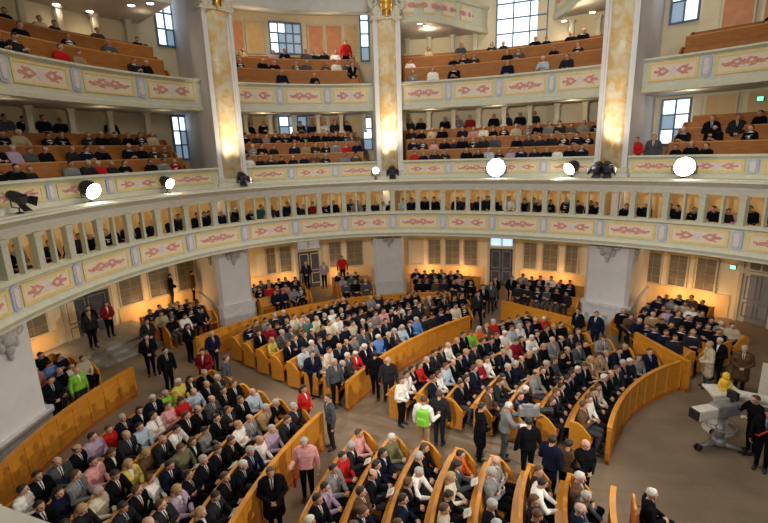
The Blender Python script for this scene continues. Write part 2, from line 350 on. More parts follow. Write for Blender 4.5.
# ------------------------------------------------------------------ piers
def pier(t, e_low, lab, low_w=.88):
    p = empty('pillar'); tag(p, lab, kind='structure')
    mb = MB(frame_at(t, e_low))                   # lower shaft, splayed flanks
    def prism(w0, w1, y0, y1, z0, z1, mi=0):
        c = .16; out = [(-w0 + c, y0), (w0 - c, y0), (w0, y0 + c), (w1, y1), (-w1, y1), (-w0, y0 + c)]
        vs = [(x, y, z) for z in (z0, z1) for x, y in out]; n = 6
        mb.add(vs, [tuple(range(6)), tuple(range(6, 12))] + [(i, (i + 1) % n, n + (i + 1) % n, n + i) for i in range(n)], mi)
    prism(low_w, low_w * .72, 0, 5.6 - e_low, .95, 4.12); mb.build('shaft', STONE, p)
    mb = MB(frame_at(t, e_low)); prism(low_w + .10, low_w * .72 + .10, -.10, 5.6 - e_low, 0, .86); prism(low_w + .15, low_w * .72 + .13, -.15, 5.6 - e_low, .86, .97); mb.build('plinth', PLST, p)
    mb = MB(frame_at(t, e_low, 0))                # hanging stucco ornament under the gallery
    mb.ball((0, -.12, 3.86), (.42, .16, .20)); mb.ball((0, -.16, 3.62), (.26, .14, .24)); mb.ball((0, -.12, 3.36), (.15, .10, .22)); mb.ball((0, -.10, 3.12), (.07, .07, .16))
    for sx in (-1, 1):
        mb.lathe([(.0, -.05), (.15, -.06), (.19, 0), (.15, .06), (0, .05)], (sx * .36, -.12, 3.78), 'y', 14); mb.ball((sx * .24, -.10, 3.46), (.10, .09, .18)); mb.ball((sx * .50, -.08, 3.95), (.14, .1, .10))
    mb.build('hanging_ornament', CONS, p)
    mb = MB(frame_at(t, e_low, 0))
    sx = 1 if t < 0 else 1
    for s2 in (-1, 1):
        w = low_w; mb.ball((s2 * (w + .02), .75, 3.8), (.12, .34, .22)); mb.ball((s2 * (w + .02), .75, 3.5), (.10, .2, .24)); mb.ball((s2 * w, .75, 3.2), (.08, .1, .2))
    mb.build('flank_ornament', CONS, p)
    mb = MB(frame_at(t, 0))                       # radial wing wall and upper pilaster
    mb.box(-.26, .26, 2.0, 5.6, 4.3, 17.2); mb.build('wing_wall', STONE, p)
    mb = MB(frame_at(t, 0)); mb.box(-.66, .66, .62, 2.2, 6.86, 17.2)
    for sx in (-1, 1): mb.box(sx * .58 - .08, sx * .58 + .08, .54, .70, 7.3, 14.3, bev=.02)
    mb.build('pilaster', STONE, p)
    mb = MB(frame_at(t, 0)); n = 10; vs, fs = [], []
    for i in range(n + 1):
        a = math.pi * i / n; x = -.43 * math.cos(a); y = .62 - .16 * math.sin(a); vs += [(x, y, 7.25), (x, y, 14.4)]
    fs = [(2 * i, 2 * i + 2, 2 * i + 3, 2 * i + 1) for i in range(n)] + [tuple(range(0, 2 * n + 2, 2)), tuple(range(1, 2 * n + 2, 2))]
    mb.add(vs, fs, 0, True); mb.build('marble_shaft', GOLDM, p)
    mb = MB(frame_at(t, 0)); mb.box(-.76, .76, .40, .9, 6.86, 7.08, bev=.02); mb.box(-.70, .70, .46, .9, 7.08, 7.26, bev=.03); mb.build('base_moulding', CREAM2, p)
    mb = MB(frame_at(t, 0))
    mb.box(-.86, .86, .26, 1.4, 15.2, 15.5, bev=.03); mb.box(-.74, .74, .40, 1.2, 14.30, 14.42, bev=.02)
    for sx in (-1, 1):
        pts = [(sx * (.62 + .20 * math.cos(a) * (1 - a / 12)), .40, 14.98 + .20 * math.sin(a) * (1 - a / 12)) for a in lin(-1.5, 8, 22)]
        mb.tube(pts, [.075 * (1 - i / 40) for i in range(22)]); mb.ball((sx * .5, .46, 14.62), (.20, .12, .26)); mb.ball((sx * .3, .42, 14.6), (.13, .10, .24))
    mb.build('capital', CREAM2, p)
    mb = MB(frame_at(t, 0)); mb.ball((0, .36, 14.92), (.22, .14, .34)); mb.ball((0, .34, 15.3), (.32, .15, .20)); mb.ball((0, .38, 14.5), (.12, .1, .2))
    for sx in (-1, 1): mb.ball((sx * .24, .38, 14.75), (.10, .08, .22)); mb.ball((sx * .26, .36, 15.14), (.12, .1, .14))
    mb.build('gilded_ornament', GILT, p)
    return p
pier(P0, .55, 'white stone pier at the near side with hanging ornament', 1.0)
pier(P1, 1.70, 'white stone pier with gold marble column, second from the near side')
pier(P2, 2.30, 'middle white stone pier below the gold marble column')
pier(P3, 1.35, 'white stone pier with gold marble column beside the third bay', 1.0)
pier(P4, 1.35, 'white stone pier out beyond the frame edge')

# ------------------------------------------------------------------ windows and doors at floor level
NW = [0]; BARS = mat('glazing_bar_grey', (.40, .37, .28), .6, (.34, .31, .24), 7)
def low_window(ta, tb, blank=False, z0=1.15, z1=2.85):
    NW[0] += 1; o = empty('window_%d' % NW[0]); tag(o, kind='structure'); tm = (ta + tb) / 2; w = rad(tb - ta) * (rr(tm) + 5.55) / 2
    M = frame_at(tm, 5.54)
    mb = MB(M); f = .075
    for x0, x1, a, b in ((-w, w, z0, z0 + f), (-w, w, z1 - f, z1), (-w, -w + f, z0 + f, z1 - f), (w - f, w, z0 + f, z1 - f)): mb.box(x0, x1, -.06, .1, a, b)
    mb.build('window_frame', GFRM, o)
    mb = MB(M); mb.box(-w + f, w - f, 0, .1, z0 + f, z1 - f); mb.build('pane', GFRM if blank else PANE, o)
    if not blank:
        mb = MB(M)
        mb.box(-.014, .014, -.02, 0, z0 + f, z1 - f)
        for k in range(1, 4): z = z0 + (z1 - z0) * k / 4; mb.box(-w + f, w - f, -.02, 0, z - .011, z + .011)
        mb.build('glazing_bars', BARS, o)
for a, b in ((-63.2, -59.4), (-58.4, -54.6), (-53.6, -50.2), (-37.4, -35.3), (-34.8, -32.2), (-25, -22.2), (-21.4, -17.8), (-4.4, -1.5), (-.8, 2.5), (3.1, 6.2), (15.3, 18.2), (19, 22.3), (23.3, 26), (36.9, 39.9), (40.6, 43.7), (44.3, 47.7), (-83, -79), (-78, -74)): low_window(a, b)
low_window(-8.4, -5.2, True)
def door(n, ta, tb, leaf, zt=2.35, ztop=3.05, light=None, opened=True):
    o = empty('door_%d' % n); tag(o, kind='structure'); tm = (ta + tb) / 2; w = rad(tb - ta) * (rr(tm) + 5.55) / 2; M = frame_at(tm, 5.5)
    mb = MB(M); f = .14
    for x0, x1, a, b in ((-w, -w + f, 0, ztop), (w - f, w, 0, ztop), (-w, w, ztop, ztop + .16), (-w + f, w - f, zt, zt + .12)): mb.box(x0, x1, -.12, .14, a, b)
    mb.build('door_frame', GFRM, o)
    mb = MB(M); mb.box(-w + f, w - f, .04, .14, 0, zt); dl = mb.build('door_leaf', leaf, o)
    mb = MB(M)
    for sx in (-1, 1):
        for a, b in ((.25, .95), (1.1, zt - .15)):
            x0, x1 = sorted((sx * .06, sx * (w - f - .1)))
            for u0, u1, v0, v1 in ((x0, x1, a, a + .05), (x0, x1, b - .05, b), (x0, x0 + .05, a, b), (x1 - .05, x1, a, b)): mb.box(u0, u1, 0, .05, v0, v1)
    mb.build('door_moulding', CREAM2 if n == 2 else DOORG, o)
    mb = MB(M)
    for sx in (-1, 1):
        x0, x1 = sorted((sx * .06, sx * (w - f - .06))); mb.box(x0, x1, .03, .12, zt + .18, ztop - .06)
    mb.build('transom_pane', light or PANE, o)
    mb = MB(M); mb.tube([(.1, -.02, 1.02), (.1, -.06, 1.05), (.22, -.06, 1.05)], .015); mb.build('door_handle', GREY, dl)
door(1, -71.8, -64.6, DOORD)
door(2, -31.6, -26.0, DOORD, light=emit('dim_transom', (.55, .55, .6), .25))
door(3, 8.2, 13.8, DOORD, light=emit('west_transom', (.45, .6, 1.0), 1.3))
door(4, 50.4, 55.2, DOORG)
for k in range(3):                                # broad steps up to the near door
    o = MB(frame_at(-69, 0)).box(-2.6 + .25 * k, 2.6 - .25 * k, 2.2 + .45 * k, 5.5, 0, .14 * (k + 1)).build('trim_%d' % (k + 1), STEP); tag(o, kind='structure')

# ------------------------------------------------------------------ gallery walls: posts, panels, tall windows
def big_window(n, ta, tb, z0, z1, cols, rows, e=5.56, dark=()):
    o = empty('window_%d' % n); tag(o, kind='structure'); tm = (ta + tb) / 2; w = rad(tb - ta) * (rr(tm) + e) / 2; M = frame_at(tm, e)
    mb = MB(M); f = .06
    for x0, x1, a, b in ((-w - f, w + f, z0 - f, z0), (-w - f, w + f, z1, z1 + f), (-w - f, -w, z0, z1), (w, w + f, z0, z1)): mb.box(x0, x1, -.10, .1, a, b)
    mb.build('window_frame', MULL, o)
    mb = MB(M)
    for i in range(cols):
        for j in range(rows):
            mb.box(-w + 2 * w * i / cols + .03, -w + 2 * w * (i + 1) / cols - .03, -.01, .05, z0 + (z1 - z0) * j / rows + .03, z0 + (z1 - z0) * (j + 1) / rows - .03, 1 if (i, j) in dark else 0)
    mb.build('pane', [SKYP, SKYB], o)
    mb = MB(M)
    for i in range(1, cols): x = -w + 2 * w * i / cols; mb.box(x - .035, x + .035, -.08, .06, z0, z1)
    for j in range(1, rows): z = z0 + (z1 - z0) * j / rows; mb.box(-w, w, -.07, .06, z - .035, z + .035)
    mb.build('glazing_bars', MULL, o)
NW[0] += 1; big_window(NW[0], 9.0, 17.8, 13.5, 17.2, 3, 5)
for ta, tb, z0, z1, c, r, dk in ((-51.3, -48.9, 13.7, 16.6, 2, 4, ((1, 0),)), (-50.9, -48.9, 8.2, 10.3, 2, 3, ((0, 0), (1, 0), (1, 1))), (37.2, 40.8, 13.6, 16.2, 2, 3, ((0, 0),)), (37.4, 41.2, 8.2, 10.2, 2, 3, ((0, 1), (1, 0))), (-16.6, -15.2, 13.4, 16.2, 1, 4, ((0, 0),)), (-16.8, -15.2, 8.4, 10.2, 1, 3, ((0, 0),)), (-33.0, -27.6, 13.78, 15.3, 4, 3, ((1, 0), (1, 1), (2, 0), (2, 1), (2, 2), (3, 0), (3, 1), (3, 2))), (-32.6, -27.6, 9.3, 10.35, 3, 2, ((0, 0), (1, 1), (2, 0), (2, 1)))):
    NW[0] += 1; big_window(NW[0], ta, tb, z0, z1, c, r, 5.50, dk)
def wall_panel(ta, tb, z0, z1, M, e=5.55):
    tm = (ta + tb) / 2; w = rad(tb - ta) * (rr(tm) + e) / 2; f = .07
    mb = MB(frame_at(tm, e)); mb.box(-w, w, -.03, .06, z0, z1)
    for x0, x1, a, b in ((-w - f, w + f, z0 - f, z0), (-w - f, w + f, z1, z1 + f), (-w - f, -w, z0, z1), (w, w + f, z0, z1)): mb.box(x0, x1, -.07, .06, a, b, 1)
    return tag(mb.build('wall_panel', [M, CREAM2]), 'flat painted panel on the gallery wall', kind='structure')
for ta, tb, M in ((-40.6, -37.6, SALMON), (-37.0, -34.2, OCHRE), (-26.2, -23.6, SALMON), (-23.0, -20.2, SALMON), (-19.4, -17.4, OCHRE)): wall_panel(ta, tb, 13.75, 15.25, M)
for ta, tb, M in ((-41.5, -38.0, SALMON), (-37.2, -33.4, OCHRE), (-26.8, -24.0, SALMON), (-23.2, -20.2, SALMON), (-19.4, -17.4, OCHRE)): wall_panel(ta, tb, 9.3, 10.3, M)
wall_panel(43.6, 47.6, 12.6, 16.6, SALMON); wall_panel(48.2, 52.2, 12.6, 16.6, SALMON); wall_panel(42.8, 47, 9.4, 10.25, OCHRE); wall_panel(47.6, 52, 9.4, 10.25, OCHRE)
def posts(t0, t1, n, e, z0, z1, lab, skip=None):
    for i in range(n):
        t = t0 + (t1 - t0) * i / (n - 1)
        if skip and skip[0] < t < skip[1]: continue
        mb = MB(frame_at(t, e)); mb.box(-.11, .11, -.11, .11, z0, z1, bev=.02); mb.box(-.16, .16, -.16, .16, z0, z0 + .12); mb.box(-.16, .16, -.16, .16, z1 - .12, z1)
        tag(mb.build('gallery_pillar', CREAM2), lab, kind='structure')
posts(-84, -56, 6, 4.6, 9.36, 10.40, 'slim white post above the first gallery pews')
posts(-44, -17, 7, 4.6, 9.36, 10.40, 'slim white post above the first gallery pews')
posts(-9, 31, 9, 4.6, 9.36, 10.40, 'slim white post above the first gallery pews')
posts(-84, -56, 7, 5.2, 13.4, 14.5, 'slim white post at the top of the second gallery')
posts(-8, 31, 10, 5.3, 13.5, 14.45, 'slim white post at the top of the second gallery', (7.5, 19.5))

# ------------------------------------------------------------------ pews
ORD = ['first', 'second', 'third', 'fourth', 'fifth', 'sixth', 'seventh', 'eighth', 'ninth', 'tenth', 'eleventh', 'twelfth', 'thirteenth', 'fourteenth', 'fifteenth', 'sixteenth', 'seventeenth', 'eighteenth', 'nineteenth', 'twentieth']
def pew(path, t0, t1, z, wood, label, group, n=16, depth=.52, hb=.92, ends=True, ledge=True, name='church_pew'):
    """path gives the line of the pew's back; +d runs away from the altar."""
    x0, y0 = path(t0)[:2]
    p = empty(name, (x0, y0, z)); T = lin(t0, t1, n)
    def part(nm, prof, M, bevel=False):
        mb = MB(Matrix.Translation((-x0, -y0, -z))); mb.sweep(path, T, prof); return mb.build(nm, M, p)
    part('backrest', [(-.10, z + .40), (-.045, z), (.03, z), (.03, z + hb - .05), (.055, z + hb - .05), (.055, z + hb), (-.03, z + hb), (-.03, z + hb - .05), (-.02, z + hb - .05)], wood)
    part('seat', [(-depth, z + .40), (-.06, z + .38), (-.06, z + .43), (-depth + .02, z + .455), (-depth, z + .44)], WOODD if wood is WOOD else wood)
    if ledge: part('book_ledge', [(.03, z + .70), (.20, z + .68), (.20, z + .71), (.03, z + .74)], wood)
    if ends:
        for t, tt in ((t0, 1), (t1, -1)):
            x, y, nx, ny = path(t); tx, ty = -ny, nx
            x2, y2 = path(t + (t1 - t0) * .02)[:2] if tt == 1 else path(t - (t1 - t0) * .02)[:2]
            s = 1 if (x2 - x) * tx + (y2 - y) * ty > 0 else -1
            mb = MB(Matrix.Translation((-x0, -y0, -z)))
            prof = [(-depth + .03, z), (.06, z), (.06, z + hb + .01), (-.14, z + hb + .01), (-.26, z + hb - .06), (-depth + .08, z + .66), (-depth + .03, z + .60)]
            vs = [(x + nx * d + tx * o, y + ny * d + ty * o, zz) for o in (-.05 * s, .02 * s) for d, zz in prof]; k = len(prof)
            mb.add(vs, [tuple(range(k)), tuple(range(k, 2 * k))] + [(i, (i + 1) % k, k + (i + 1) % k, k + i) for i in range(k)]); mb.build('end_panel', wood, p)
    return tag(p, label, 'pew', group)
CC, CDD = (8.5, -2.3), (8.5, -4.5)
def arc(c, r0, drift):
    def f(a):
        r = r0 + (.00038 * max(0.0, a - 20) ** 2 if drift else 0); return (c[0] - r * cosd(a), c[1] + r * sind(a), -cosd(a), sind(a))
    return f
PZ = .12
PEOPLE = []     # (x, y, z, facing angle, seated?, zone, row, seat)
def seat_people(path, t0, t1, z, zone, row, pitch=.495, back=.22, fill=.985, phase=.35, face=None, zh=.0):
    n = 40; pts = [path(t0 + (t1 - t0) * i / n) for i in range(n + 1)]; L = [0]
    for a, b in zip(pts, pts[1:]): L.append(L[-1] + math.hypot(b[0] - a[0], b[1] - a[1]))
    s = phase; k = 0
    while s < L[-1] - .25:
        i = max(j for j in range(n) if L[j] <= s); u = (s - L[i]) / (L[i + 1] - L[i] + 1e-9); a, b = pts[i], pts[i + 1]
        x, y, nx, ny = [a[c] + (b[c] - a[c]) * u for c in range(4)]
        ok = RNG.random() < fill; j = RNG.uniform(-.05, .05)
        px, py = x - nx * back - ny * j, y - ny * back + nx * j
        fx, fy = (-nx, -ny) if face is None else (face[0] - px, face[1] - py)
        if ok: PEOPLE.append(dict(x=px, y=py, z=z + zh, rot=math.atan2(fx, -fy) + RNG.uniform(-.18, .18), seated=True, zone=zone, row=row, seat=k))
        k += 1; s += pitch * RNG.uniform(.94, 1.06)
def barrier(path, t0, t1, z1, label, group='wooden barriers in front of the pews', n=30, th=.06, panels=8):
    o = empty('wooden_barrier', (*path(t0)[:2], 0)); x0, y0 = path(t0)[:2]; Mx = Matrix.Translation((-x0, -y0, 0)); T = lin(t0, t1, n)
    MB(Mx).sweep(path, T, rect(-th, 0, 0, z1)).build('panelling', WOOD, o)
    MB(Mx).sweep(path, T, [(-th - .03, z1 - .02), (.03, z1 - .02), (.03, z1 + .05), (-th - .03, z1 + .05)]).build('top_rail', WOOD, o)
    MB(Mx).sweep(path, T, rect(-th - .03, .03, 0, .14)).build('foot_rail', PLINTH, o)
    for k in range(panels + 1):
        t = t0 + (t1 - t0) * k / panels; x, y, nx, ny = path(t); mb = MB(Mx)
        tx, ty = -ny * .035, nx * .035
        vs = [(x + nx * d + tx * s, y + ny * d + ty * s, z) for z in (.14, z1 - .02) for d, s in ((-th - .018, -1), (.018, -1), (.018, 1), (-th - .018, 1))]
        mb.add(vs, [(0, 1, 2, 3), (4, 5, 6, 7), (0, 1, 5, 4), (1, 2, 6, 5), (2, 3, 7, 6), (3, 0, 4, 7)]); mb.build('stile', WOOD, o)
    return tag(o, label, 'barrier', group)
def platform(name, paths, z, lab):
    mb = MB(); N = 14; rows = []
    for f, a, b in paths: rows.append([f(a + (b - a) * i / (N - 1))[:2] for i in range(N)])
    R = len(rows); vs = [(x, y, z) for r in rows for x, y in r] + [(x, y, 0) for r in rows for x, y in r]; o = R * N
    fs = [(i * N + j, i * N + j + 1, (i + 1) * N + j + 1, (i + 1) * N + j) for i in range(R - 1) for j in range(N - 1)]
    edge = [j for j in range(N)] + [i * N + N - 1 for i in range(1, R)] + [(R - 1) * N + j for j in range(N - 2, -1, -1)] + [i * N for i in range(R - 2, 0, -1)]
    fs += [(edge[i], edge[(i + 1) % len(edge)], o + edge[(i + 1) % len(edge)], o + edge[i]) for i in range(len(edge))]
    return tag(mb.build(name, PLINTH), lab, kind='structure')
def bound(f, a, test, step=1.0, amax=95):
    while a < amax and test(*f(a)[:2]): a += step
    return a
# B: curved front block
B = []
for k in range(8):
    r0 = 4.82 + .868 * k; f = arc(CC, r0, True); a0 = 25.5 - (r0 - 4.82) * .95
    a1 = bound(f, a0 + 5, lambda x, y: y < 3.75 + 1.13 * (7.7 - x)); B.append((f, a0, a1))
platform('floor_platform', B, PZ, 'low wooden plinth under the curved front block')
for k in range(1, 8):
    f, a0, a1 = B[k]
    pew(f, a0, a1, PZ, WOOD, 'curved wooden pew, %s behind the curved barrier by the open floor' % ORD[k - 1], 'pews of the curved front block')
    seat_people(f, a0 + 1.2, a1, PZ, 'B', k - 1)
f, a0, a1 = B[0]; barrier(f, a0, a1 + 1, 1.06, 'curved wooden barrier along the open stone floor', panels=10)
# A: rear block under the middle pier
A = []
for k in range(8):
    r0 = 12.46 + .90 * k; f = arc(CC, r0, True); a0 = 18.9 + .60 * k
    a1 = bound(f, a0 + 5, lambda x, y: math.hypot(x, y) < 10.75 and x < .75); A.append((f, a0, a1))
platform('floor_platform', A, PZ, 'low wooden plinth under the rear block of pews')
for k in range(1, 8):
    f, a0, a1 = A[k]
    if a1 - a0 < 4: continue
    pew(f, a0, a1, PZ, WOOD, 'wooden pew of the rear block, %s back from the middle aisle' % ORD[k - 1], 'pews of the rear block by the middle pier')
    seat_people(f, a0 + .9, a1, PZ, 'A', k - 1)
f, a0, a1 = A[0]; barrier(f, a0, a1, 1.0, 'tall wooden front of the rear block along the middle aisle', panels=12)
# D: near front block
D = []
for k in range(8):
    r0 = 5.39 + .862 * k; f = arc(CDD, r0, False); D.append((f, 23.4 - k * .68, -28 + 2.2 * k))
platform('floor_platform', D, PZ, 'low wooden plinth under the near front block')
for k in range(1, 8):
    f, a0, a1 = D[k]
    pew(f, a0, a1, PZ, WOOD, 'wooden pew of the near block, %s from the open floor' % ORD[k - 1], 'pews of the near front block')
    seat_people(f, a0 - .8, a1, PZ, 'D', k - 1)
f, a0, a1 = D[0]; barrier(f, a0, a1, 1.0, 'short wooden barrier at the corner of open floor and near block', panels=6)
# C: near rear block
C = []
for k in range(7):
    r0 = 12.82 + .86 * k; f = arc(CDD, r0, False); C.append((f, 19.4 + .42 * k, -14 + k * 1.0))
platform('floor_platform', C, PZ, 'low wooden plinth under the near rear block')
for k in range(1, 7):
    f, a0, a1 = C[k]
    pew(f, a0, a1, PZ, WOOD, 'wooden pew of the near rear block, %s behind its tall front' % ORD[k - 1], 'pews of the near rear block')
    seat_people(f, a0 - .7, a1, PZ, 'C', k - 1)
f, a0, a1 = C[0]; barrier(f, a0, a1, 1.12, 'long tall wooden front of the near rear block beside the aisle', panels=10)
# outer curved barrier in front of the piers
def circ(r): return lambda t: (r * sind(t), r * cosd(t), sind(t), cosd(t))
barrier(circ(11.30), -118, -79.5, 1.08, 'long wooden barrier beside the near white pier', panels=12)
barrier(circ(11.30), -65, 0.5, 1.08, 'long curved wooden barrier passing in front of the middle pier', panels=20, n=50)
fp, ts = poly_path([(2.6, 10.2), (3.7, 9.3), (4.7, 8.45), (5.8, 7.5)], 20); barrier(fp, 0, 19, 1.05, 'wooden barrier beside the west door aisle', n=20, panels=5)
# E: block by the yellow wall
ux, uy, ex, ey = .287, -.958, .958, .287
def eline(k):
    def f(s): return (7.33 + ex * .84 * k + ux * s, 6.22 + ey * .84 * k + uy * s, ex, ey)
    return f
barrier(eline(0), -.2, 2.45, 1.08, 'wooden barrier of the far side block behind the curved pews', panels=5, n=8)
for k in range(1, 5):
    f = eline(k); s0 = -2.6 + .3 * k; s1 = 1.75 - .12 * k
    pew(f, s0, s1, .05 + .06 * k, WOOD, 'wooden pew of the far side block, %s behind its barrier' % ORD[k - 1], 'pews of the far side block', n=6)
    seat_people(f, s0, s1, .05 + .06 * k, 'E', k - 1, face=(6.5, -2))
# side seats under the ring gallery
SB = [('S1', -90, -78.5, 'by the near pier'), ('S1', -63.5, -53.5, 'behind the second pier'), ('S2', -43.5, -32.5, 'between the second and middle piers'), ('S2', -25.5, -18.0, 'beside the middle pier'), ('S3', -8.5, 7.0, 'before the west wall'), ('S3', 15.0, 29.8, 'between the west door and third pier'), ('S4', 42.0, 50.0, 'under the yellow wall')]
for zn, ta, tb, wh in SB:
    for k in range(3):
        e = 1.75 + .92 * k; z = .04 + .03 * k; f = lambda t, e=e: ((rr(t) + e) * sind(t), (rr(t) + e) * cosd(t), sind(t), cosd(t))
        if wh in ('by the near pier',): e0 = 1.2
        o = MB().sweep(f, lin(ta, tb, 10), rect(-.75, .17, 0, z)).build('floor_platform', PLINTH); tag(o, 'low wooden step under the side pews', kind='structure')
        pew(f, ta, tb, z, WOOD, '%s side pew under the ring gallery, %s' % (ORD[k], wh), 'side pews under the ring gallery', n=10, ledge=False)
        seat_people(f, ta, tb, z, zn + wh, k)

LITTOPW = mat('lit_desk_top_wood', (.58, .29, .09), .45, (.50, .23, .06), 4)  # light caught by the desk tops, put into a paler wood colour
# gallery tiers and pews
def tier(j, lev, t0, t1, e0, z0, rise, fill, where):
    for k in range(2 if (j, lev) == (3, 2) else 3):
        e = e0 + .92 * k; z = z0 + rise * k
        f = lambda t, e=e: ((rr(t) + e) * sind(t), (rr(t) + e) * cosd(t), sind(t), cosd(t))
        zf = 6.84 if lev == 1 else 10.6
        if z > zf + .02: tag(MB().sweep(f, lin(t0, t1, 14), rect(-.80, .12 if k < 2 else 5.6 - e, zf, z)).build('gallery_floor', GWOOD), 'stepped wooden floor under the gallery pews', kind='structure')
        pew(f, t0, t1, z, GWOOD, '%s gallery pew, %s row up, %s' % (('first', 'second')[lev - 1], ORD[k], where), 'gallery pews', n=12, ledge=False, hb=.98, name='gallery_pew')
        seat_people(f, t0, t1, z, 'G%d' % lev + where, k, fill=fill, face=(0, 0), pitch=.56, back=.21)
        if k:
            o = empty('gallery_desk', tuple(f(t0)[:2]) + (z,)); Mx = Matrix.Translation(-o.location)
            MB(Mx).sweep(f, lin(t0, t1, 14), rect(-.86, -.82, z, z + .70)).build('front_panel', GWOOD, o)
            MB(Mx).sweep(f, lin(t0, t1, 14), [(-.86, z + .70), (-.66, z + .68), (-.66, z + .72), (-.86, z + .74)]).build('desk_top', LITTOPW, o)
            tag(o, 'long panelled desk before the %s gallery pew, %s row up, %s' % (('first', 'second')[lev - 1], ORD[k], where), 'desk', 'gallery desks')
    z = z0 + rise * 2 + 1.0
    f = lambda t: ((rr(t) + e0 + 2.6) * sind(t), (rr(t) + e0 + 2.6) * cosd(t), sind(t), cosd(t))
WHERE = ['by the near pier', 'between second and middle piers', 'above the west door', 'beyond the third pier']
for j, (nm, a, b) in enumerate(BAYS):
    pad0, pad1 = (3.6, 7.0) if j == 0 else ((4.0, 5.0) if j == 1 else ((4.5, 4.5) if j == 2 else (7.5, 5)))
    tier(j, 1, a + pad0, b - pad1, 1.95, 6.95, .58, (.75, .85, .92, .35)[j], WHERE[j])
    tier(j, 2, a + pad0, b - pad1, 2.55, 11.02, .68, (.33, .38, .42, .25)[j], WHERE[j])
    # the low wall carrying the posts behind the first gallery pews
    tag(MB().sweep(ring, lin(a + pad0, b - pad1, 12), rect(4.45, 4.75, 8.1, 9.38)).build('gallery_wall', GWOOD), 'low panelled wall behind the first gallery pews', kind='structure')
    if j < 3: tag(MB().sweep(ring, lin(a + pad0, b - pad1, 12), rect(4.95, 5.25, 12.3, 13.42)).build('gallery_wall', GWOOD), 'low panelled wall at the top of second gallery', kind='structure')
    seat_people(lambda t: ((rr(t) + 5.15) * sind(t), (rr(t) + 5.15) * cosd(t), sind(t), cosd(t)), a + pad0, b - pad1, 8.75, 'G3' + WHERE[j], 0, fill=(.5, .45, .6, .0)[j], pitch=.7, back=.1)
# ring boxes: people looking out through the windows
for k, t in enumerate([x * 1.75 for x in range(-57, 45)]):
    if RNG.random() < .88:
        q = pol(t + RNG.uniform(-.4, .4), .95 + RNG.choice((0, 0, .4)), 4.56); PEOPLE.append(dict(x=q.x, y=q.y, z=q.z - RNG.choice((0, 0, .08, -.05)), rot=math.atan2(-q.x, q.y) + RNG.uniform(-.4, .4), seated=True, zone='R', row=0, seat=k))
# ------------------------------------------------------------------ people
def V3(*a): return np.array(a, float)
def unit(v): return v / (np.linalg.norm(v) + 1e-9)
def hand(P, w, d, nrm, side):
    """palm, four unequal bent fingers and a thumb leaving the side of the palm"""
    d = unit(d); nrm = unit(nrm - d * nrm.dot(d)); s = np.cross(d, nrm) * side
    for o in (-.026, -.009, .009, .026): P.append((w + d * .015 + s * o * .8, w + d * .085 + s * o, .0155, .0135, 'hand'))
    for o, L in ((.030, .072), (.010, .084), (-.010, .078), (-.030, .060)):
        a = w + d * .088 + s * o; b = a + (d * .88 + nrm * .47) * L * .5; c = b + (d * .45 + nrm * .89) * L * .55
        P += [(a, b, .0100, .0095, 'hand'), (b, c, .0095, .0085, 'hand')]
    a = w + d * .028 + s * .030; b = a + unit(d * .6 + s * .7 + nrm * .35) * .042; c = b + unit(d * .8 + s * .1 + nrm * .55) * .034
    P += [(a, b, .0125, .0110, 'hand'), (b, c, .0110, .0095, 'hand')]
